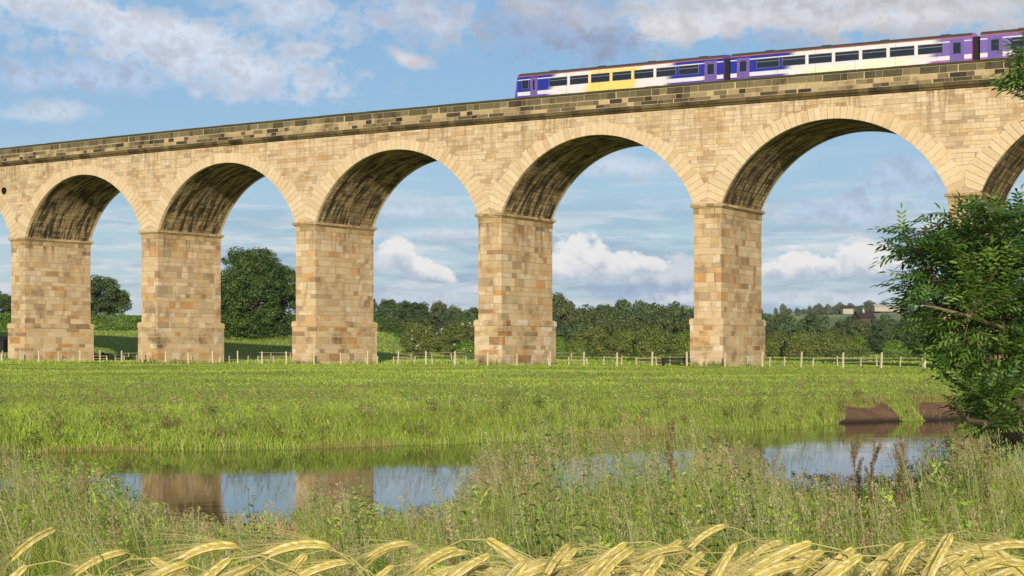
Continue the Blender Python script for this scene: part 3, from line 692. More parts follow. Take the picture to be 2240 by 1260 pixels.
def crown_clumps(rx, ry, z0, z1, n, cr, nl, seed, flat=.75, droop=0.):
    """clumps spread through an egg-shaped crown, denser at its shell"""
    r = np.random.default_rng(seed); out = []
    cz, rz = (z0 + z1) / 2, (z1 - z0) / 2
    for k in range(n):
        d = r.normal(size=3); d /= np.linalg.norm(d); q = (.35 + .65 * r.random()) ** .55
        wob = .88 + .2 * r.random()
        p = d * q * wob; sc_ = cr * r.uniform(.65, 1.3)
        tap = 1 - .18 * max(0, p[2])
        out.append((p[0] * (rx - sc_ * .6) * tap, p[1] * (ry - sc_ * .6) * tap, cz + p[2] * (rz - sc_ * .5), sc_, sc_, sc_ * flat, int(nl * sc_ / cr)))
    return out
def trunk_mb(h, r0, clumps, nlimb, seed, lean=0.):
    b = MB(); r_ = random.Random(seed)
    b.tube([(0, 0, -.4), (lean * .1, 0, h * .3), (lean * .4, .02 * h, h * .65), (lean, 0, h)], [r0 * 1.25, r0, r0 * .8, r0 * .45], 9)
    for k in range(nlimb):
        c_ = clumps[r_.randrange(len(clumps))]; z = h * r_.uniform(.45, .95); s_ = Vector((lean * z / h, 0, z)); e_ = Vector(c_[:3])
        m1 = s_.lerp(e_, .45) + Vector((0, 0, (e_ - s_).length * .1)); b.tube([s_, m1, e_], [r0 * .42, r0 * .25, r0 * .07], 6)
    return b
def make_tree(name, H, rx, z0, n, cr, nl, leaf, pal, seed, nlimb=14, flat=.75, r0=None, shell=.45, extra=()):
    t = empty(name); cl = crown_clumps(rx, rx, z0, H, n, cr, nl, seed, flat) + list(extra)
    v_, q_, c_ = leaves(cl, leaf, pal, seed, shell=shell); link('crown', np_mesh('crown', v_, q_, None, c_, mat_leaf), t)
    trunk_mb(H * .62, r0 or H * .022, cl, nlimb, seed).build('trunk', mat_bark, t, smooth=True); return t
SYC = [(.040, .072, .015), (.050, .086, .018), (.032, .058, .013), (.064, .100, .021), (.046, .070, .017)]
t = make_tree('sycamore_tree', 14.8, 6.6, .4, 210, 1.3, 300, .28, SYC, 3, 30, .7, .42, extra=[(4.6 * math.cos(a_), 4.6 * math.sin(a_), 1.6 + .5 * math.sin(a_ * 3), 1.5, 1.5, 1.1, 260) for a_ in np.linspace(0, 6, 12)])
t.location = ground_at((-40.6, 259)); t.location.z -= 2.6; t.scale = (1.25, 1.25, 1.2); t.rotation_euler.z = .6
tag(t, 'big dense dark green rounded tree filling the third opening of the viaduct', 'tree')
t = make_tree('oak_tree', 11.2, 7.2, 2.2, 120, 1.5, 170, .42, [(.050, .078, .024), (.062, .088, .028), (.042, .064, .022)], 8, 20, .6)
t.location = ground_at((-84, 335)); tag(t, 'small broad dark tree rising over the hedge between the two leftmost piers', 'tree')
c_ = copy_tree(t); c_.location = ground_at((-103.5, 328)); c_.scale = (.8, .8, .72); c_.rotation_euler.z = 2; tag(c_, 'dark tree glimpsed left of the leftmost pier', 'tree')
# woodland on the rising ground
WP = [[(.046, .068, .024), (.056, .080, .026), (.040, .060, .024)], [(.060, .086, .028), (.070, .096, .030), (.052, .076, .026)],
      [(.038, .058, .026), (.046, .068, .030)], [(.070, .084, .028), (.056, .070, .026), (.080, .094, .034)], [(.056, .092, .040), (.066, .104, .044)]]
protos = [make_tree('woodland_tree', 10, [4.4, 5.2, 3.8, 4.8, 4.2][k], [1.2, .8, 1., .6, .8][k], 70, 1.25, 105, .5, WP[k], 60 + k, 8, .68) for k in range(5)]
used = [False] * 5
TOPX = [700, 820, 900, 1040, 1208, 1222, 1242, 1262, 1300, 1350, 1450, 1500, 1520, 1675, 1750, 1850, 1905, 2000, 2300]
TOPY = [660, 645, 647, 660, 638, 638, 648, 664, 659, 648, 655, 662, 666, 680, 672, 676, 688, 680, 680]
LAB = {0: ('woodland tree in the front edge of the wood, just above the bushes', 'trees along the front of the wood'), 1: ('woodland tree massed in the middle of the far wood', 'trees in the middle of the wood'),
       2: ('tall woodland tree standing on the skyline of the far wood', 'trees on the skyline of the wood')}
ADJ = ['dark green', 'mid green', 'dark bluish green', 'olive green', 'fresh green']
r_ = random.Random(77)
for ri, (Y, drop, step) in enumerate(((325, 30, 5.6), (378, 14, 5.4), (432, 0, 5.2))):
    x = -.125 * Y
    while x < .31 * Y:
        y = Y + r_.uniform(-14, 14); px = 1120 + FP * x / y; gz = float(height(x, y))
        top = np.interp(px, TOPX, TOPY) + drop + r_.uniform(-5, 7)
        H = EYE + (760 - top) / FP * y - gz; k = r_.randrange(5)
        if px < 830 and ri == 0: x += step; continue
        o = protos[k] if not used[k] else copy_tree(protos[k]); used[k] = True
        o.location = (x, y, gz - .4); s_ = H / 10; o.scale = (max(s_, .75) * r_.uniform(.8, 1.05),) * 2 + (s_,); o.rotation_euler.z = r_.uniform(0, 6.28)
        tag(o, ADJ[k] + ' ' + LAB[ri][0], 'tree', LAB[ri][1]); x += step * r_.uniform(.75, 1.2)
# trees on the far hill
hp = make_tree('hill_tree', 9, 5, -1.5, 44, 1.7, 80, .8, [(.070, .090, .050), (.084, .104, .056)], 90, 4)
first = True
for px, top, wpx in ((1697, 672, 10), (1713, 663, 17), (1772, 668, 16), (1790, 663, 24), (1812, 664, 20), (1838, 660, 24), (1862, 662, 30), (1884, 666, 18), (1902, 656, 34), (1932, 659, 26), (1958, 662, 24), (1985, 664, 30), (1745, 672, 18), (1660, 672, 20), (1520, 668, 16), (2040, 664, 34), (2100, 662, 30), (1725, 674, 22), (1757, 675, 24), (1825, 668, 26), (1850, 667, 26), (1875, 668, 28), (1915, 664, 28), (1945, 667, 30), (1972, 667, 30), (1780, 673, 26), (1800, 671, 24)):
    Y = 1440 + r_.uniform(-40, 40); x = (px - 1120) / FP * Y; gz = float(hill_z(x, Y)); H = max(EYE + (760 - top) / FP * Y - gz, 5)
    o = hp if first else copy_tree(hp); first = False; o.location = (x, Y, gz - .3); o.scale = (wpx / FP * Y / 9.2,) * 2 + (H / 9,); o.rotation_euler.z = r_.uniform(0, 6)
    tag(o, 'hazy round tree on the crest of the distant hill', 'tree', 'trees on the distant hill')
# barn in the wood, farmhouse and long shed on the hill
mat_slate = plain('dark_roof_slate', (.045, .035, .035, 1), .8, .2); mat_cream = plain('cream_wall', (.36, .33, .26, 1), .9, .1); mat_paleroof = plain('pale_sheet_roof', (.34, .36, .34, 1), .6, .3)
mat_gold = plain('pale_stone_pinnacle', (.55, .42, .16, 1), .9, .1)
def gable(name, loc, rz, L, Wd, hw, hr, mw_, mr_, label, cat):
    t = empty(name, loc, rz); tag(t, label, cat); b = MB(); x, y = L / 2, Wd / 2
    for A in (((-x, -y), (x, -y)), ((x, y), (-x, y))): b.face([(*A[0], -1), (*A[1], -1), (*A[1], hw), (*A[0], hw)])
    for sx in (-x, x): b.face([(sx, -y, -1), (sx, y, -1), (sx, y, hw), (sx, 0, hr), (sx, -y, hw)])
    b.build('wall', mw_, t); b = MB(); e = .3
    for sg in (-1, 1):
        q = [(-x - e, sg * (y + e), hw - .15), (x + e, sg * (y + e), hw - .15), (x + e, 0, hr + .1), (-x - e, 0, hr + .1)]; b.face(q); b.face([(p[0], p[1], p[2] + .12) for p in q])
    b.build('roof', mr_, t); return t
y_ = 470; x_ = (1889 - 1120) / FP * y_; zr = EYE + (760 - 683) / FP * y_; gz = float(height(x_, y_))
t = gable('barn', (x_, y_, gz), .35, 5, 4, zr - gz - 1.6, zr - gz, mat_bark, mat_slate, 'dark roofed barn with a pale pinnacle half hidden in the wood', 'barn')
b = MB(); z0 = zr - gz - .3; b.box((-.45, -.45, z0 - .5), (.05, .05, z0 + .5)); b.face([(-.5, -.5, z0 + .5), (.1, -.5, z0 + .5), (-.2, -.2, z0 + 1.6)]); b.face([(.1, -.5, z0 + .5), (.1, .1, z0 + .5), (-.2, -.2, z0 + 1.6)]); b.face([(.1, .1, z0 + .5), (-.5, .1, z0 + .5), (-.2, -.2, z0 + 1.6)]); b.face([(-.5, .1, z0 + .5), (-.5, -.5, z0 + .5), (-.2, -.2, z0 + 1.6)])
b.build('pinnacle', mat_gold, t)
for px, top, L, hw, hr, mr_, lb, nm in ((1853, 669, 9, 3.6, 6, mat_slate, 'cream farmhouse among trees on the distant hill', 'farmhouse'), (1938, 666, 22, 3, 5, mat_paleroof, 'long pale roofed shed on the distant hill by the ash tree', 'long_shed')):
    Y = 1400; x_ = (px - 1120) / FP * Y; t = gable(nm, (x_, Y, EYE + (760 - top) / FP * Y - hr), .1, L, 7, hw, hr, mat_cream, mr_, lb, 'house' if nm == 'farmhouse' else 'shed')
# hawthorn bushes and hedges
HAW = [(.092, .118, .026), (.108, .130, .032), (.078, .106, .024), (.120, .124, .038)]
GRN = [(.085, .145, .022), (.105, .170, .028), (.07, .122, .02)]
def bush(name, px0, px1, top, Y, pal, seed, label, cat='bush', group=None, blossom=False, leaf=.24, base=None, depth=None):
    x0, x1 = ((p - 1120) / FP * Y for p in (px0, px1)); cx, rx = (x0 + x1) / 2, (x1 - x0) / 2; gz = float(height(cx, Y)); H = EYE + (760 - top) / FP * Y - gz
    t = empty(name, (cx, Y, gz)); ry = depth or max(rx * .8, 1.2); n = int(46 + 12 * rx); cr = min(.95, H * .28)
    cl = crown_clumps(rx, ry, -.3, H, n, cr, 130, seed, .8)
    rr = random.Random(seed); cl += [(rx * .8 * rr.uniform(-1, 1), -ry * .55 * rr.random(), H * rr.uniform(.08, .5), cr, cr, cr * .8, 130) for _ in range(n // 3)]
    v_, q_, c_ = leaves(cl, leaf, pal, seed); link('foliage', np_mesh('foliage', v_, q_, None, c_, mat_leaf), t)
    trunk_mb(H * .5, .09, cl, 8, seed).build('stem', mat_bark, t)
    if blossom:
        bl = [(p[0], p[1] - p[4] * .7, p[2] + p[5] * .5,   .2, .18, .12, 11) for p in cl if rr.random() < .13 and p[1] < .2]
        v_, q_, c_ = leaves(bl, .12, [(.62, .62, .48), (.5, .52, .36)], seed + 1, 1.); link('blossom', np_mesh('blossom', v_, q_, None, c_, mat_leaf), t)
    tag(t, label, cat, group); return t
bush('hawthorn_bush', 877, 960, 703, 240, HAW, 21, 'rounded hawthorn bush flecked with white blossom, left of the pair beside the green slope', blossom=True)
bush('hawthorn_bush', 935, 1075, 698, 243, HAW, 22, 'broad hawthorn bush with pale blossom against the third pier from the right', blossom=True)
bush('elder_bush', 1000, 1045, 742, 236, GRN, 23, 'small green bush with white flowers low beside the pier', blossom=True)
bush('elder_bush', 1212, 1236, 735, 232, GRN, 24, 'narrow bright green bush hard against the right side of the pier')
BR = [(1222, 1290, 742), (1240, 1345, 706), (1330, 1405, 712), (1385, 1470, 706), (1450, 1530, 722), (1660, 1740, 722), (1715, 1790, 724), (1765, 1850, 722), (1830, 1900, 728)]
BL = ['low pale olive bush in front of the tall bush right of the pier', 'tallest olive brown bush behind the fence, beside the low pale one', 'mid bush of the olive row centred in the arch', 'tall bush of the olive row toward the dark barrier',
      'last olive bush before the slender right hand pier', 'clipped looking olive bush touching the right side of the slender pier', 'second olive bush from the slender pier', 'third olive bush from the slender pier', 'rounded end bush of the row nearest the ash tree']
for k, (a_, c_, tp) in enumerate(BR): bush('hawthorn_bush', a_, c_, tp, 240 + (k % 3) * 3, HAW if k % 4 else HAW[:2] + GRN[:1], 30 + k, BL[k], group='olive bushes in rows beyond the fence', leaf=.26)
bush('willow_bush', 1925, 1990, 742, 222, GRN, 45, 'low green bush left of the ash tree beyond the fence'); bush('willow_bush', 1980, 2080, 728, 234, SYC, 46, 'dark bush half hidden behind the ash tree')
bush('shadow_foliage', 196, 262, 772, 186, [(.022, .038, .014), (.03, .045, .018)], 47, 'very dark foliage standing in for the viaduct shadow behind the fence by the leftmost pier', leaf=.16)  # very dark leaves stand in for the viaduct's shadow on the pasture
bush('shadow_foliage', 255, 312, 779, 186, [(.022, .038, .014), (.03, .045, .018)], 48, 'low dark foliage standing in for the viaduct shadow left of the second pier', leaf=.16)
def hedge(x0, x1, Y, H, D, pal, seed, label, slope=0.):
    r = np.random.default_rng(seed); n = int((x1 - x0) * 9); t = empty('hedge', ((x0 + x1) / 2, Y, 0)); cl = []; mx = (x0 + x1) / 2
    for k in range(n):
        x = r.uniform(x0, x1); z = r.uniform(.2, H - .4 + .3 * math.sin(x * .7)); gz = float(height(x, Y + (x - mx) * slope)); cl.append((x - mx, (x - mx) * slope + r.uniform(-D, D * .4), gz + z, .75, .6, .6, 110))
    v_, q_, c_ = leaves(cl, .24, pal, seed); link('foliage', np_mesh('foliage', v_, q_, None, c_, mat_leaf), t); b = MB()
    for x in np.arange(x0 - mx, x1 - mx, 1.6): gz = float(height(x + mx, Y + x * slope)); b.tube([(x, x * slope, gz - .2), (x + .1, x * slope, gz + H * .7)], [.06, .03], 5)
    b.build('stem', mat_bark, t); tag(t, label, 'hedge'); return t
hedge(-104, -46, 286, 3.3, .9, GRN, 51, 'long clipped green hedge along the top of the field behind the left piers')
hedge(-45, -12, 284, 3.2, .9, [(.05, .085, .02), (.065, .09, .024)], 52, 'darker hedge along the field top beyond the green slope by the hawthorn')

# ------------------------------------------------------------------ grass, drawn as many blades
def blades(xy, h, wd, pal, seed, lean=.35, segs=3, zoff=None, wind=(-.12, 0.)):
    r = np.random.default_rng(seed); n = len(xy); x, y = xy[:, 0], xy[:, 1]; z = height(x, y) - .02 if zoff is None else zoff
    an = r.random(n) * 6.2832; sx, sy = np.cos(an), np.sin(an); ld = r.random(n) * 6.2832; lk = h * lean * (.2 + r.random(n))
    lx, ly = np.cos(ld) * lk + wind[0] * h, np.sin(ld) * lk + wind[1] * h; vs = []
    for t, wk in ((0, .8), (.4, 1.), (.75, .6)):
        cx, cy, cz = x + lx * t ** 2, y + ly * t ** 2, z + h * (t - .12 * t ** 3)
        ww = wd * wk * .5; vs += [np.stack([cx - sx * ww, cy - sy * ww, cz], 1), np.stack([cx + sx * ww, cy + sy * ww, cz], 1)]
    vs.append(np.stack([x + lx, y + ly, z + h * .88], 1)); V_ = np.stack(vs, 1).reshape(-1, 3); b0 = (np.arange(n) * 7)[:, None]
    q = np.concatenate([b0 + [0, 1, 3, 2], b0 + [2, 3, 5, 4]]); t = b0 + [4, 5, 6]
    pal = np.array(pal); c_ = pal[r.integers(0, len(pal), n)] * (.75 + .5 * r.random((n, 1)))
    return V_, q, t, np.repeat(c_, 7, 0)
def panicles(xy, h, pal, seed, plen=.22, npk=26, sz=.012, spread=.03, zb=None, wind=-.14):
    """flowering grass heads: small husks round the upper part of a thin leaning stem"""
    r = np.random.default_rng(seed); n = len(xy); x, y = xy[:, 0], xy[:, 1]; z = height(x, y) if zb is None else zb
    ld = r.normal(size=(n, 2)) * .09 * h[:, None] + np.array([wind, 0]) * h[:, None]
    sx = np.stack([x, y, z], 1); stems = []; ww = .0018
    ang = r.random(n) * 6.28; dv = np.stack([np.cos(ang), np.sin(ang) * .3, 0 * ang], 1) * ww
    at = lambda t: sx + np.concatenate([ld * (t ** 2), (h * t)[:, None]], 1) if np.ndim(t) else sx + np.concatenate([ld * t ** 2, (h * t)[:, None]], 1)
    for t in (0, .5, 1.): stems += [at(t) - dv, at(t) + dv]
    SV = np.stack(stems, 1).reshape(-1, 3); b0 = (np.arange(n) * 6)[:, None]; SQ = np.concatenate([b0 + [0, 1, 3, 2], b0 + [2, 3, 5, 4]])
    k = np.repeat(np.arange(n), npk); tt = 1 - r.random(n * npk) ** 1.2 * (plen / h)[k]; hh = h[k]
    P_ = sx[k] + np.concatenate([ld[k] * (tt ** 2)[:, None], (hh * tt)[:, None]], 1)
    env = np.sin(np.clip((1 - tt) * hh / plen, .05, 1) * 2.6)[:, None]
    P_ = P_ + r.normal(size=P_.shape) * spread * env * np.array([1, 1, .5]); d = r.normal(size=P_.shape) * .5 + np.array([-.2, 0, .9]); d /= np.linalg.norm(d, axis=1)[:, None]
    s_ = np.cross(d, r.normal(size=P_.shape)); s_ /= np.linalg.norm(s_, axis=1)[:, None]; L = sz * (.6 + .9 * r.random((len(P_), 1)))
    HV = np.stack([P_ - d * L * .5, P_ + s_ * L * .22, P_ + d * L * .6, P_ - s_ * L * .22], 1).reshape(-1, 3); HQ = np.arange(len(HV)).reshape(-1, 4) + len(SV)
    pal = np.array(pal); pc = pal[r.integers(0, len(pal), n)]
    C_ = np.concatenate([np.repeat(pc * .45 + np.array([.10, .18, .02]), 6, 0), np.repeat(pc[k] * (.7 + .6 * r.random((len(k), 1))), 4, 0)])
    return np.concatenate([SV, HV]), np.concatenate([SQ, HQ]), C_
def grass_obj(name, parts, mat):
    V_, Q_, T_, C_, o = [], [], [], [], 0
    for p in parts:
        if len(p) == 4: v_, q_, t_, c_ = p; T_.append(t_ + o)
        else: v_, q_, c_ = p
        V_.append(v_); Q_.append(q_ + o); C_.append(c_); o += len(v_)
    return tag(link(name, np_mesh(name, np.concatenate(V_), np.concatenate(Q_), np.concatenate(T_) if T_ else None, np.concatenate(C_), mat)), kind='stuff')
def wedge(n, y0, y1, r, k=.335, pw=1.):
    """points spread over the ground the lens could see between two distances, denser near"""
    y = y0 + (y1 - y0) * r.random(n) ** pw; return np.stack([(r.random(n) * 2 - 1) * (k * y + 1.2), y], 1)
MEAD = [(.39, .53, .06), (.34, .49, .055), (.46, .56, .08), (.40, .50, .06), (.28, .43, .05), (.54, .56, .16)]
r = np.random.default_rng(4)
p = wedge(240000, 33, 150, r, pw=1.7); fe_ = far_edge(p[:, 0]); ok = (p[:, 1] > fe_ + .4) & (r.random(len(p)) > mud_at(p[:, 0], p[:, 1]) * 3); p = p[ok]
cl = hash_noise(p[:, 0], p[:, 1], 3.5, 8); cl2 = .65 * hash_noise(p[:, 0] * .35, p[:, 1], 5., 18) + .35 * hash_noise(p[:, 0], p[:, 1], 1.6, 28)
h = (.04 + .07 * r.random(len(p))) * (.6 + 1.0 * cl) * (1 + 1.2 * sst(p[:, 1], 46, 36)); wd = .006 + .00028 * p[:, 1]
A = blades(p, h, wd, MEAD, 1, .8)
tone = (.66 + .66 * cl2) ; A = (A[0], A[1], A[2], A[3] * np.repeat(tone, 7)[:, None])
p2 = wedge(60000, 150, 300, r, .345, .8); p2 = p2[p2[:, 0] < 75]; A2 = blades(p2, .14 + .16 * r.random(len(p2)), np.full(len(p2), .09), MEAD, 11, .5)
A2 = (A2[0], A2[1], A2[2], A2[3] * np.repeat(.75 + .5 * hash_noise(p2[:, 0], p2[:, 1], 6., 19), 7)[:, None])
n_ = 1500; p = wedge(n_, 36, 90, r, pw=1.7); p = p[(p[:, 1] > far_edge(p[:, 0]) + 1.5) & (mud_at(p[:, 0], p[:, 1]) < .1)]
B = panicles(p, .28 + .25 * r.random(len(p)), [(.30, .20, .10), (.36, .28, .14), (.22, .16, .08)], 2, .2, 20, .03, .05)
grass_obj('meadow_grass', [A, A2, B], mat_grass)
# tall grass down the far bank
n_ = 52000; x = r.uniform(-22, 26, n_); fe_ = far_edge(x); y = fe_ + .02 + 3.4 * r.random(n_) ** 1.5; md_ = mud_at(x, y); ok = r.random(n_) > md_ * 4; x, y = x[ok], y[ok]; p = np.stack([x, y], 1)
cl = hash_noise(x, y, 1.1, 31); d_ = y - far_edge(x)
h = (.07 + .22 * r.random(len(p)) ** 1.6) * (.4 + 1.0 * cl) * (1 - .5 * sst(d_, .6, 3.2)); dry = sst(hash_noise(x, 0 * x, 1.6, 12), .45, .75) * sst(d_, .9, .15)
A = blades(p, h, .008 + .008 * r.random(len(p)), [(.37, .49, .065), (.32, .44, .055), (.43, .50, .09), (.24, .34, .045), (.52, .48, .18)], 6, .45)
A = (A[0], A[1], A[2], A[3] * (1 - np.repeat(dry, 7)[:, None]) + np.repeat(dry, 7)[:, None] * np.array([.42, .36, .12]))
p2 = p[r.random(len(p)) < .045]; B = panicles(p2, .5 + .35 * r.random(len(p2)), [(.30, .20, .11), (.38, .29, .15), (.20, .15, .08)], 7, .22, 22, .022, .035)
q2 = p[r.random(len(p)) < .006]; q2 = q2[q2[:, 1] > far_edge(q2[:, 0]) + .3]
cl_ = [(a_, b_, float(height(a_, b_)) + .18, .16, .13, .2, 46) for a_, b_ in q2]
Cw = leaves(cl_, .06, [(.13, .085, .045), (.17, .12, .055), (.10, .12, .03), (.16, .19, .05)], 61, .4, .3, .2)
q2 = wedge(170, 36, 62, r, pw=1.8); q2 = q2[(q2[:, 1] > far_edge(q2[:, 0]) + 2.5)]
cl_ = [(a_, b_, float(height(a_, b_)) + .1, .2, .16, .14, 40) for a_, b_ in q2]
for i_ in range(-1, 6):
    for k in range(34):
        q_ = V(i_ * PITCH + r.uniform(-1.9, 1.9), -.28 - .5 * r.random(), 0) if k % 3 else V(i_ * PITCH + 1.55 + .5 * r.random(), r.uniform(-.5, 8.6), 0)
        cl_.append((q_[0], q_[1], float(height(q_[0], q_[1])) + r.uniform(.02, .28), .26, .2, r.uniform(.1, .34), 50))
Cx = leaves(cl_, .09, [(.24, .22, .08), (.18, .27, .045), (.24, .33, .06), (.30, .24, .12)], 62, .4, .3, .2)
x = r.uniform(8.3, 14, 5000); d_ = r.uniform(.1, 2.6, 5000); y = far_edge(x) + d_; q2 = np.stack([x, y], 1); md_ = mud_at(x, y); up_ = mud_at(x, y - .35)
rim = ((md_ < .6) & (up_ > .25)) | (r.random(5000) < .03); q2 = q2[rim]
Rm = blades(q2, .12 + .22 * r.random(len(q2)), np.full(len(q2), .014), [(.42, .30, .14), (.36, .30, .10), (.30, .36, .07), (.46, .36, .18)], 66, .8, wind=(0., -.35))
grass_obj('bank_grass', [A, B, Cw, Cx, Rm], mat_grass)
# near bank: what grows there keeps below the lines of sight to the water
LIMX = [-300, 0, 150, 250, 300, 480, 650, 700, 790, 830, 980, 1020, 1120, 1200, 1300, 1500, 1600, 1680, 1750, 1950, 2000, 2060, 2240, 2500]
LIMY = [960, 975, 1000, 1030, 1090, 1132, 1125, 1055, 1075, 1112, 1105, 1045, 950, 905, 890, 900, 930, 1000, 1035, 1045, 1010, 955, 925, 900]
def room(p): return EYE - (np.interp(1120 + FP * p[:, 0] / p[:, 1], LIMX, LIMY) - 760) / FP * p[:, 1] - height(p[:, 0], p[:, 1])
near_edge = lambda x: np.interp(x, NEAR_X, NEAR_Y)
def near_pts(n, y0=2.6, pw=.75):
    p = wedge(n, y0, 21, r, .36, pw); return p[p[:, 1] < near_edge(p[:, 0]) - .1]
NG = [(.40, .48, .06), (.48, .53, .08), (.24, .33, .04), (.56, .54, .14), (.37, .48, .06), (.25, .34, .045), (.60, .54, .22)]
p = near_pts(150000); h = np.minimum((.28 + .5 * r.random(len(p))) * (.6 + .7 * hash_noise(p[:, 0], p[:, 1], .9, 41)), room(p) * (.55 + .4 * r.random(len(p)))); ok = h > .06; p, h = p[ok], h[ok]
A = blades(p, h, .0035 + .0045 * r.random(len(p)), NG, 8, .38)
p = near_pts(5200, 5.); p = p[p[:, 1] > 5]; rm = room(p); h = np.minimum(.6 + .65 * r.random(len(p)), rm * (.75 + .33 * r.random(len(p)))); ok = h > .3; p, h = p[ok], h[ok]
B = panicles(p, h, [(.50, .38, .22), (.56, .42, .27), (.38, .29, .15), (.34, .34, .12), (.60, .52, .30)], 9, .16, 44, .0095, .022)
q2 = near_pts(1300, 5.5); rm = room(q2); hh = np.minimum(.25 + .75 * r.random(len(q2)), rm * .9); ok = hh > .2; q2, hh = q2[ok], hh[ok]
cl_ = [(a_, b_, float(height(a_, b_)) + h_ * (.62 + .3 * (k % 3 == 0)), .11, .10, h_ * .3, 44) for k, (a_, b_, h_) in enumerate(zip(q2[:, 0], q2[:, 1], hh))]
Lf = leaves(cl_, .042, [(.20, .30, .035), (.25, .34, .045), (.13, .21, .026), (.30, .36, .06), (.18, .22, .05)], 63, .34, .0, .1)
q2 = near_pts(700, 5.5); rm = room(q2); hh = np.minimum(.5 + .7 * r.random(len(q2)), rm * 1.02); ok = hh > .3; q2, hh = q2[ok], hh[ok]
cl_ = [(a_, b_, float(height(a_, b_)) + h_ * .9, .035, .035, h_ * .12, 60) for a_, b_, h_ in zip(q2[:, 0], q2[:, 1], hh)]
Sd = leaves(cl_, .016, [(.24, .15, .09), (.30, .20, .12), (.20, .14, .07), (.36, .26, .15)], 64, .5, .3, .1)
St = blades(q2, hh, np.full(len(q2), .004), [(.22, .22, .07), (.2, .15, .07)], 65, .08, wind=(0., 0.))
grass_obj('riverside_grass', [A, B, Lf, Sd, St], mat_grass)
# ------------------------------------------------------------------ tall herbs on the near bank
def herb(seed, H, kind):
    """one upright herb: stem, paired pointed leaves, and for docks a brown seed spike"""
    r_ = random.Random(seed); t = empty({'dock': 'dock_plant', 'nettle': 'nettle_plant'}[kind]); b = MB(); lx, ly = r_.uniform(-.12, .12), r_.uniform(-.08, .08)
    at = lambda f: Vector((lx * f * f * H, ly * f * f * H, H * f)); b.tube([at(f) for f in (0, .3, .6, .85, 1.)], [.006, .0055, .0045, .003, .0015], 6)
    forks = []
    if kind == 'dock':
        for k in range(7):
            f = r_.uniform(.5, .85); a_ = r_.uniform(0, 6.28); L = H * r_.uniform(.1, .2); s_ = at(f); e_ = s_ + Vector((math.cos(a_) * L * .35, math.sin(a_) * L * .35, L)); forks.append((s_, e_)); b.tube([s_, s_.lerp(e_, .5) + Vector((math.cos(a_), math.sin(a_), 0)) * .01, e_], [.003, .0022, .001], 5)
    b.build('stem', mat_drystem if kind == 'dock' else mat_greenstem, t, smooth=True)
    V_, Q_, C_ = [], [], []; nl = 6 if kind == 'dock' else 22
    for k in range(nl):
        f = (.08 + .4 * k / nl) if kind == 'dock' else (.12 + .85 * k / nl); a_ = k * 2.4 + r_.uniform(-.4, .4); L = r_.uniform(.12, .2) if kind == 'dock' else .085 * (1.1 - .7 * f) * r_.uniform(.8, 1.2); w_ = L * (.2 if kind == 'dock' else .3)
        d = Vector((math.cos(a_), math.sin(a_), r_.uniform(-.1, .5))).normalized(); s_ = Vector((-math.sin(a_), math.cos(a_), 0)); o = at(f); n_ = d.cross(s_); i0 = len(V_)
        mids = [(0, .12), (.35, 1.), (.7, .7), (1., .03)]
        for q, wk in mids:
            c_ = o + d * L * q - Vector((0, 0, 1)) * L * .45 * q * q; V_ += [c_ - s_ * w_ * wk + n_ * w_ * .35 * wk, c_, c_ + s_ * w_ * wk + n_ * w_ * .35 * wk]
        for q in range(3):
            for e in range(2): Q_.append((i0 + q * 3 + e, i0 + q * 3 + e + 1, i0 + q * 3 + e + 4, i0 + q * 3 + e + 3))
        c_ = np.array([.20, .31, .055] if kind == 'nettle' else [.14, .16, .05]) * r_.uniform(.7, 1.3); C_ += [c_] * 12
    link('leaves', np_mesh('leaves', [tuple(v_) for v_ in V_], Q_, None, np.array(C_), mat_near_leaf), t)
    if kind == 'dock':
        cl = []
        for s_, e_ in forks + [(at(.55), at(1.))]:
            for q in np.linspace(.15, 1, 14): p_ = s_.lerp(e_, q); cl.append((p_.x, p_.y, p_.z, .014, .014, .014, 12))
    else:
        cl = [(*(at(f) + Vector((r_.uniform(-.02, .02), r_.uniform(-.02, .02), 0))), .014, .014, .012, 8) for f in np.linspace(.6, 1, 12)]
    v_, q_, c_ = leaves(cl, .011, [(.16, .12, .06), (.22, .16, .085), (.12, .09, .045)] if kind == 'dock' else [(.2, .22, .09), (.15, .16, .06)], seed, .7)
    link('seed_clumps' if kind == 'dock' else 'blossom', np_mesh('seed_clumps' if kind == 'dock' else 'blossom', v_, q_, None, c_, mat_dry), t); return t
mat_drystem = plain('dry_stem', (.22, .13, .07, 1), .8, .1, var=.3, scale=30.); mat_greenstem = plain('green_stem', (.14, .17, .05, 1), .7, .2, var=.3, scale=30.)
docks = [herb(100 + k, 1., 'dock') for k in range(3)]; nettles = [herb(120 + k, 1., 'nettle') for k in range(3)]
done = set()
def put_herb(protos_, k, px, top, Y, label, group, H=None):
    x = (px - 1120) / FP * Y; z = float(height(x, Y)); h = EYE + (760 - top) / FP * Y - z
    pr = protos_[k % 3]; o = pr if pr.name not in done else copy_tree(pr); done.add(pr.name)
    o.location = (x, Y, z); o.scale = (max(h, .5),) * 3 if h < 1.05 else (1., 1., h); o.rotation_euler.z = px * .37; tag(o, label, 'plant', group); return o
for k, (px, top, Y) in enumerate(((1885, 948, 11.5), (1902, 965, 11.2), (1963, 936, 11.8), (1985, 955, 12.2), (1466, 915, 12.), (2150, 985, 11.5))):
    lab = 'brown seeded dock stalk against the bright water left of the ash tree' if 1870 < px < 2000 else ('brown seeded dock stalk standing in grass under the ash tree' if px > 2000 else 'brown seeded dock stalk rising from the tall grass at the middle of the near bank')
    put_herb(docks, k, px, top, Y, lab, 'dock stalks on the near bank')
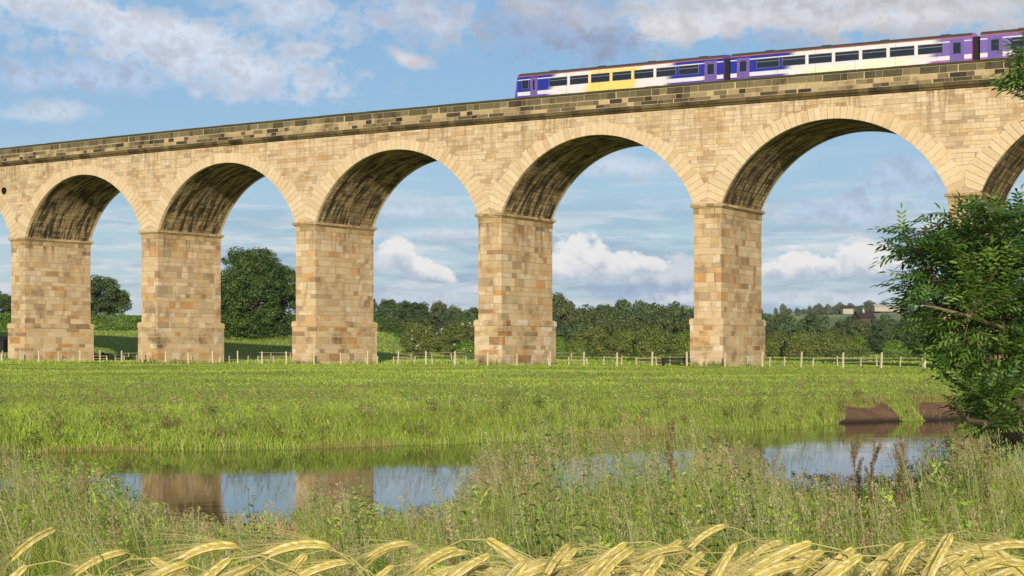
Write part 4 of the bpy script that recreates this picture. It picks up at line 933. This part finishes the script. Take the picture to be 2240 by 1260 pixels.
for k, (px, top, Y) in enumerate(((1178, 880, 7.6), (1196, 905, 7.8), (1160, 930, 8.), (1215, 925, 7.5), (1250, 960, 7.9), (545, 1070, 7.2), (560, 1085, 7.4), (770, 1040, 7.6), (795, 1050, 7.5), (750, 1062, 7.8), (815, 1068, 7.7), (1545, 915, 8.), (1565, 935, 8.2), (1590, 960, 8.1), (1640, 975, 8.), (1660, 990, 8.3), (1680, 1000, 8.1), (1620, 985, 7.8), (1290, 1000, 7.6), (1420, 1010, 7.2), (1455, 990, 7.4), (1130, 1010, 7.7), (1350, 985, 7.9), (1010, 1060, 7.3), (1035, 1050, 7.6), (1700, 1020, 8.4))):
    lab = ('leafy green nettle in front of the river at the left of the near bank' if px < 700 else 'leafy green nettle in the clump before the web of water at the middle left' if px < 900 else
           'leafy green nettle in the tall clump at the middle of the near bank' if px < 1480 else 'dark leafy nettle standing before the water at the right')
    put_herb(nettles, k, px, top, Y, lab.replace('web of water', 'open water'), 'nettles on the near bank')
# nettle tufts at the feet of the piers
for k, (s_, n_) in enumerate(((19.6, -.6), (20.6, -.5), (39.8, -.7), (60.2, -.7), (60.9, -.5), (59.4, -.6), (80., -.6), (80.9, -.6), (21.4, 2.))):
    p = ground_at(V(s_, n_, 0)); o = copy_tree(nettles[k % 3]); o.location = p; o.scale = (2.2, 2.2, random.uniform(.5, .95)); o.rotation_euler.z = k
    tag(o, 'weedy green tuft at the foot of a stone pier', 'plant', 'weeds at the feet of the piers')

# ------------------------------------------------------------------ barley at the bottom of the photograph
def barley(seed, H, bend, arc):
    """stem rising from the ground, bending over to -x; the ear hangs on past the bend. Returns the empty and the apex offset"""
    r_ = random.Random(seed); t = empty('barley_plant'); pts = []; p = Vector((0, 0, 0)); ang = R(90 + r_.uniform(-2, 4)); N = 24; ds = H / N
    for k in range(N + 1):
        pts.append(p.copy()); f = k / N; ang += (bend / N) * 29. * max(0, f - .74); p = p + Vector((math.cos(ang), 0, math.sin(ang))) * ds
    b = MB(); b.tube(pts, [.0016 - .0007 * k / N for k in range(N + 1)], 5); b.build('stem', mat_barleystem, t, smooth=True)
    EL = .080 * r_.uniform(.9, 1.12); NK = 17; axis_ = []; a2 = ang; q = pts[-1].copy(); apex = max(pts, key=lambda v_: v_.z).copy()
    for k in range(NK + 1): axis_.append((q.copy(), a2)); a2 += arc / NK; q = q + Vector((math.cos(a2), 0, math.sin(a2))) * EL / NK; apex = q.copy() if q.z > apex.z else apex
    V_, Q_, C_, AV, AQ, AC = [], [], [], [], [], []
    for k in range(NK):
        o, a_ = axis_[k]; d = Vector((math.cos(a_), 0, math.sin(a_))); nn = Vector((-math.sin(a_), 0, math.cos(a_))); sy = Vector((0, 1, 0)); tw = .5
        s1 = nn * math.cos(tw) + sy * math.sin(tw); s2 = sy * math.cos(tw) - nn * math.sin(tw); fat = .75 + .35 * math.sin(math.pi * min(1, (k + 1.5) / NK))
        for sg, off in ((1, .0024), (-1, .0024), (0, .0022), (2, .0022)):
            side = s1 * sg if abs(sg) == 1 else (s2 if sg == 0 else -s2); c0 = o + side * off * fat; kd = (d + side * .36).normalized(); u1 = kd.orthogonal().normalized(); u2 = kd.cross(u1); i0 = len(V_)
            tone = np.array(r_.choice(((.76, .62, .18), (.82, .69, .27), (.66, .59, .13), (.86, .74, .40)))) * r_.uniform(.85, 1.12)
            for q_, rr in ((0, .0010), (.35, .0023), (.7, .0016), (1., .0003)):
                for m__ in range(5): V_.append(c0 + kd * .0115 * q_ + (u1 * math.cos(m__ * 1.2566) + u2 * math.sin(m__ * 1.2566)) * rr * fat); C_.append(tone * (.78 + .36 * q_))  # shading put into each grain's colour: base darker, tip lighter
            for q_ in range(3):
                for m__ in range(5): Q_.append((i0 + q_ * 5 + m__, i0 + q_ * 5 + (m__ + 1) % 5, i0 + q_ * 5 + 5 + (m__ + 1) % 5, i0 + q_ * 5 + 5 + m__))
            if sg in (1, -1) and (k % 1 == 0):          # awn
                L = r_.uniform(.08, .125); ad = (d + side * r_.uniform(.08, .22) + Vector((0, r_.uniform(-.06, .06), 0))).normalized(); e0 = c0 + kd * .010; sd_ = ad.cross(Vector((0, 1, .3))).normalized() * .00038; i1 = len(AV)
                for f in (0, .5, 1.): c_ = e0 + ad * L * f - Vector((0, 0, 1)) * .012 * f * f; AV += [c_ - sd_ * (1 - .8 * f), c_ + sd_ * (1 - .8 * f)]; AC += [np.array((.62, .52, .22)) * r_.uniform(.8, 1.1)] * 2
                AQ += [(i1, i1 + 1, i1 + 3, i1 + 2), (i1 + 2, i1 + 3, i1 + 5, i1 + 4)]
    for k in range(NK + 1):                      # the body of the ear under its grains
        o, a_ = axis_[k]; nn = Vector((-math.sin(a_), 0, math.cos(a_))); rr = .0033 * math.sin(math.pi * min(1, (k + 1.2) / (NK + 2))) ** .6; i0 = len(V_)
        for m__ in range(8): V_.append(o + (nn * math.cos(m__ * .7854) + Vector((0, 1, 0)) * math.sin(m__ * .7854)) * rr); C_.append(np.array((.66, .57, .22)))
        if k:
            for m__ in range(8): Q_.append((i0 - 8 + m__, i0 - 8 + (m__ + 1) % 8, i0 + (m__ + 1) % 8, i0 + m__))
    ear = link('ear', np_mesh('ear', [tuple(v_) for v_ in V_], Q_, None, np.array(C_), mat_barley), t); ear.data.polygons.foreach_set('use_smooth', [True] * len(ear.data.polygons))
    link('awns', np_mesh('awns', [tuple(v_) for v_ in AV], AQ, None, np.array(AC), mat_barley), ear)
    LV, LQ, LC = [], [], []
    for k in range(2):
        f = .45 + .22 * k; o = pts[int(f * N)]; a_ = r_.uniform(0, 6.28); L = r_.uniform(.14, .2); d = Vector((math.cos(a_), math.sin(a_), 0)); s_ = Vector((-d.y, d.x, 0)); i0 = len(LV)
        for q_ in np.linspace(0, 1, 6): c_ = o + d * L * q_ * .8 + Vector((0, 0, L * (.7 * q_ - 1.1 * q_ * q_))); w_ = .0055 * math.sin(math.pi * (.15 + .83 * q_)); LV += [c_ - s_ * w_, c_ + s_ * w_]; LC += [np.array((.36, .32, .09))] * 2
        LQ += [(i0 + 2 * j, i0 + 2 * j + 1, i0 + 2 * j + 3, i0 + 2 * j + 2) for j in range(5)]
    link('leaf', np_mesh('leaf', [tuple(v_) for v_ in LV], LQ, None, np.array(LC), mat_grass), t)
    return t, apex
mat_barleystem = plain('barley_stem', (.42, .36, .12, 1), .6, .3, var=.25, scale=40.)
bar = [barley(200 + k, .80 + .03 * (k % 4), [1.5, 1.75, 1.35, 1.6, 1.2, 1.65, 1.45, 1.7][k], [.45, .3, .6, .4, .7, .3, .5, .35][k]) for k in range(8)]
used_b = [False] * 8
SPOTS = [(120, 1158, 150), (60, 1238, 160), (275, 1208, 165), (330, 1222, 20), (490, 1195, 170), (505, 1222, 160), (560, 1240, 170), (410, 1235, 175), (690, 1192, 165), (670, 1212, 168), (760, 1230, 170), (900, 1190, 175), (1000, 1200, 170),
         (1065, 1180, 8), (1040, 1232, 172), (1150, 1228, 165), (1245, 1192, 160), (1262, 1200, 165), (1370, 1188, 172), (1385, 1200, 170), (1340, 1218, 165), (1490, 1182, 168), (1495, 1200, 172), (1450, 1216, 160), (1568, 1156, 155), (1610, 1190, 168),
         (1540, 1208, 175), (1650, 1205, 170), (1695, 1190, 165), (1720, 1215, 172), (1775, 1188, 160), (1800, 1205, 175), (1830, 1222, 170), (1868, 1200, 165), (1885, 1215, 172), (1930, 1218, 168), (1975, 1188, 175), (2010, 1195, 165), (2080, 1168, 150),
         (2078, 1205, 165), (2060, 1222, 175), (2140, 1190, 160), (2150, 1210, 170), (2190, 1222, 165), (2225, 1192, 172), (2215, 1232, 168), (1600, 1228, 172), (1760, 1235, 168), (1320, 1240, 172), (860, 1238, 165), (1955, 1238, 170), (2120, 1238, 165), (1420, 1236, 175)]
r_ = random.Random(9)
for px in range(-120, 2380, 34): SPOTS.append((px + r_.uniform(-12, 12), r_.uniform(1226, 1340) + (28 if px < 1000 else 0), r_.uniform(140, 200) if r_.random() < .9 else r_.uniform(-30, 30)))
for px in range(1000, 2340, 27): SPOTS.append((px + r_.uniform(-14, 14), r_.uniform(1205, 1262), r_.uniform(145, 190)))
for i, (px, py, ang) in enumerate(SPOTS):
    k = r_.randrange(8); t, ap = bar[k]; Y = r_.uniform(2.2, 3.1) if i > 52 else r_.uniform(2.0, 2.6); X = (px - 1120) / FP * Y; Z = EYE - (py - 760) / FP * Y
    o = t if not used_b[k] else copy_tree(t); used_b[k] = True
    rz = R(180 - ang + r_.uniform(-40, 34) + (r_.choice((0, 0, 0, 0, 0, 0, 0, 150, -75)) if i > 52 else 0)) if ang > 90 else R(180 + ang * 0 + r_.uniform(-15, 15)); s_ = r_.uniform(.8, 1.18)
    o.scale = (s_,) * 3; o.rotation_euler = (R(r_.uniform(-8, 8)), R(r_.uniform(-26, 4)), rz); off = o.rotation_euler.to_matrix() @ (ap * s_)
    o.location = Vector((X, Y, Z)) - off
    zone_ = 'left' if px < 750 else 'middle' if px < 1500 else 'right'
    lab = {0: 'lone barley ear arching above the grass near the lower left corner', 13: 'barley ear drooping to the right against its neighbours at the bottom middle', 24: 'tallest yellow barley ear leaning left at the bottom right of centre',
           38: 'pale barley ear standing high near the lower right corner'}.get(i)
    tag(o, lab or 'ripe yellow barley ear nodding over along the %s of the bottom edge' % zone_, 'barley', 'barley plants at the field edge')
    if i == 0: pass

# the crop behind and between the ears: stems, leaves and awns nobody could count
p = np.stack([r.uniform(-1.15, 1.15, 9000), r.uniform(1.6, 3.1, 9000)], 1); lim = np.interp(1120 + FP * p[:, 0] / p[:, 1], [0, 700, 1000, 1200, 2240], [1262, 1250, 1240, 1212, 1205]) + 45 * r.random(9000) ** 2 - 12 * r.random(9000)
hh = EYE - (lim - 760) / FP * p[:, 1] - height(p[:, 0], p[:, 1]); A = blades(p, hh, .0016 + .0026 * r.random(9000), [(.56, .45, .17), (.46, .40, .12), (.34, .36, .08), (.62, .50, .24), (.40, .30, .12), (.26, .32, .06)], 71, .16, wind=(-.16, 0.))
grass_obj('barley_crop', [A], mat_grass)

# ------------------------------------------------------------------ the ash tree on the near bank, and a sapling at the left edge
def compound(seed):
    """one pinnate leaf along +x: paired leaflets, folded and drooping"""
    r_ = np.random.default_rng(seed); V_, Q_ = [], []
    for k in range(9):
        f = 1. if k == 8 else .25 + .7 * (k // 2) / 4; sg = 0 if k == 8 else (1 if k % 2 else -1); L = .072 * (1.05 if sg == 0 else .95 - .25 * abs(f - .6)) * r_.uniform(.85, 1.15)
        d = np.array([1., 0, 0]) if sg == 0 else np.array([.62, .78 * sg, 0]); d = d + np.array([0, 0, -.28 + r_.uniform(-.15, .15)]); d /= np.linalg.norm(d); o = np.array([.24 * f, 0, -.05 * f * f]); s_ = np.cross(d, [0, 0, 1.]); s_ /= np.linalg.norm(s_); n_ = np.cross(s_, d); w_ = L * .17; i0 = len(V_)
        for q, wk in ((0, .1), (.3, .9), (.65, .85), (1., .02)):
            c_ = o + d * L * q + np.array([0, 0, -1]) * L * .18 * q * q; V_ += [c_ - s_ * w_ * wk + n_ * w_ * .4 * wk, c_, c_ + s_ * w_ * wk + n_ * w_ * .4 * wk]
        for q in range(3):
            for e in range(2): Q_.append((i0 + q * 3 + e, i0 + q * 3 + e + 1, i0 + q * 3 + e + 4, i0 + q * 3 + e + 3))
    V_ += [(0, -.0016, 0), (0, .0016, 0), (.24, .001, -.05), (.24, -.001, -.05)]; Q_.append((len(V_) - 4, len(V_) - 3, len(V_) - 2, len(V_) - 1))
    return np.array(V_, float), np.array(Q_)
CL = [compound(300 + k) for k in range(5)]
ASH = np.array([(.095, .180, .026), (.13, .225, .034), (.06, .125, .024), (.19, .28, .06), (.075, .145, .035)])
def spray(paths, seed, per_m=17, size=1.):
    """compound leaves along twig paths; returns numpy mesh arrays"""
    r_ = np.random.default_rng(seed); VV, QQ, CC, o = [], [], [], 0
    for pts in paths:
        L = sum((b_ - a_).length for a_, b_ in zip(pts[:-1], pts[1:])); n = max(3, int(L * per_m))
        for k in range(n):
            f = r_.random() ** .8 * (len(pts) - 1.001); i = int(f); p = pts[i].lerp(pts[i + 1], f - i); d = (pts[i + 1] - pts[i]).normalized(); ph = r_.uniform(0, 6.28); side = Vector((math.cos(ph), math.sin(ph) * .9, .25 + .35 * r_.random())).normalized()
            ax = (d * r_.uniform(.3, 1.) + side * .9 + Vector((0, -.12, 0))).normalized(); up = Vector((r_.normal() * .3, -.25 + r_.normal() * .3, 1)); yv = up.cross(ax).normalized(); zv = ax.cross(yv)
            M_ = np.array([ax, yv, zv]) * size * r_.uniform(.75, 1.2); v_, q_ = CL[r_.integers(5)]
            VV.append(v_ @ M_ + np.array(p)); QQ.append(q_ + o); o += len(v_); CC.append(np.repeat((ASH[r_.integers(5)] * r_.uniform(.75, 1.25))[None], len(v_), 0) * (.9 + .2 * r_.random((len(v_), 1))))
    return np.concatenate(VV), np.concatenate(QQ), np.concatenate(CC)
def photo_pt(px, py, Y): return Vector(((px - 1120) / FP * Y, Y, EYE + (760 - py) / FP * Y))
r_ = random.Random(31); TY = 12.4
base = photo_pt(2215, 955, TY); base.z = float(height(base.x, base.y)); at_ = empty('ash_tree', base); tag(at_, 'ash tree with dark glossy pinnate leaves overhanging the river at the right', 'tree')
limbs = [[(2215, 960, 0), (2190, 850, -.3), (2110, 700, -.6), (2030, 590, -.7), (1985, 520, -.9)], [(2215, 960, 0), (2230, 820, .1), (2190, 640, .2), (2150, 520, .3), (2140, 450, .2)], [(2215, 960, 0), (2160, 880, .4), (2080, 830, .6), (2040, 790, .5)],
         [(2215, 960, 0), (2280, 760, .2), (2300, 500, .3), (2290, 250, 0), (2240, 130, -.3)], [(2215, 960, 0), (2180, 930, -.7), (2120, 920, -1.), (2085, 880, -1.1)], [(2215, 960, 0), (2350, 800, .6), (2450, 550, .8), (2480, 300, .8)], [(2200, 720, -.4), (2120, 692, -1.), (2060, 676, -1.2), (2022, 668, -1.3)]]
LP = [[photo_pt(x, y, TY + d) - base for x, y, d in L] for L in limbs]
trk = MB()
for L in LP[:6]: trk.tube(L, [.05, .034, .02, .012, .005][:len(L)] if len(L) == 5 else [.045, .03, .018, .008], 8)
trk.build('trunk', mat_bark, at_, smooth=True)
b = MB(); b.tube(LP[6], [.02, .014, .009, .004], 7)
b.build('branch', mat_twig, at_, smooth=True)
TW = [(1930, 492), (1938, 520), (1945, 548), (1962, 575), (1992, 498), (2012, 520), (2045, 488), (2062, 505), (2000, 545), (2015, 590), (1960, 610), (1946, 640), (1952, 665), (1940, 668), (1978, 640), (1975, 700), (2000, 680), (1990, 735), (1995, 760), (2025, 740), (2018, 790), (2040, 770), (2045, 805), (2075, 800), (2068, 845), (2060, 882), (2092, 870), (2100, 900), (2080, 905), (2140, 930),
      (2125, 452), (2150, 442), (2172, 465), (2200, 432), (2225, 455), (2238, 412), (2105, 520), (2090, 560), (2060, 600), (2048, 640), (2050, 690), (2100, 650), (2120, 600), (2150, 560), (2170, 510), (2200, 520), (2230, 490), (2150, 700), (2120, 730), (2210, 640), (2180, 600), (2235, 580), (2200, 740), (2160, 770), (2120, 790), (2150, 850), (2220, 850), (2190, 810), (2235, 770), (2190, 905), (2235, 915), (2165, 950), (2200, 965), (2080, 745), (2095, 700),
      (2228, 690), (2200, 690), (2065, 560), (2030, 560), (2110, 850), (2235, 640), (2140, 640), (2170, 660), (2080, 620), (2120, 560), (2210, 570), (2235, 540), (2180, 860), (2135, 885), (2030, 700), (2055, 760),
      (2198, 190), (2212, 135), (2206, 212), (2232, 105), (2240, 180), (2236, 255), (2225, 165), (2260, 300), (2270, 420), (2290, 360), (2300, 480), (2330, 560), (2360, 650), (2320, 720), (2300, 820), (2380, 760), (2400, 500), (2450, 400), (2500, 600), (2280, 900), (2350, 900), (2320, 200), (2400, 250), (2480, 280)]
allp = [p for L in LP for p in L[1:]]; paths = []; tw = MB()
for px, py in TW:
    px += 52 if py > 420 and px < 2120 else 36 if py < 300 else 20
    py += 34 if 400 < py < 530 else 0
    px += 60 if px > 2225 and 230 < py < 480 else 0
    for rep in range(3):
        e_ = photo_pt(px + (r_.uniform(-22, 22) if rep else 0), py + (r_.uniform(-20, 20) if rep else 0), TY + r_.uniform(-1.15, .9)) - base
        s_ = min(allp, key=lambda q: (q - e_).length + (.35 if q.x < e_.x else 0)); ln = (e_ - s_).length
        if ln < .08: continue
        mid = s_.lerp(e_, .55) + Vector((0, 0, .1 * ln)); f0 = max(0., 1 - .62 / ln)
        path = [s_.lerp(mid, min(1, f0 * 1.6)), mid.lerp(e_, .35), e_] if f0 < .6 else [mid.lerp(e_, .3), mid.lerp(e_, .65), e_]
        if rep == 0: tw.tube([s_, mid, e_], [.009, .006, .002], 5)
        paths.append(path)
tw.build('branch', mat_bark, at_, smooth=True)
v_, q_, c_ = spray(paths, 55, 29, .84); link('crown', np_mesh('crown', v_, q_, None, c_, mat_near_leaf), at_)
# sapling whose outer leaves just enter at the left edge
b0 = photo_pt(-70, 960, 9.); b0.z = float(height(b0.x, b0.y)); sa = empty('ash_sapling', b0); tag(sa, 'ash sapling at the left edge showing only a few dark leaves', 'tree')
L = [photo_pt(x, y, 9.) - b0 for x, y in ((-70, 960), (-75, 780), (-68, 640), (-60, 560))]; b = MB(); b.tube(L, [.02, .015, .01, .004], 7)
paths = []
for px, py in ((-30, 602), (-26, 640), (-22, 575), (-40, 680), (-32, 745), (-28, 880), (-36, 905), (-50, 820), (-30, 795)):
    e_ = photo_pt(px - 38, py, 9. + r_.uniform(-.3, .3)) - b0; s_ = min(L, key=lambda q: (q - e_).length); b.tube([s_, e_], [.005, .002], 5); paths.append([s_.lerp(e_, .4), e_])
b.build('trunk', mat_bark, sa, smooth=True); v_, q_, c_ = spray(paths, 56, 26, .8); link('crown', np_mesh('crown', v_, q_, None, c_, mat_near_leaf), sa)

# ------------------------------------------------------------------ thin summer haze round everything
hb = MB(); hb.box((-4600, -500, -8), (4600, 6400, 95)); m_, g = newmat('haze_air')
pv = g.n('ShaderNodeVolumePrincipled', ins={'Color': (.78, .86, .96, 1), 'Density': .000045, 'Anisotropy': .0})
g.t.links.new(pv.outputs[0], g.n('ShaderNodeOutputMaterial').inputs['Volume']); tag(hb.build('haze', m_), kind='stuff')
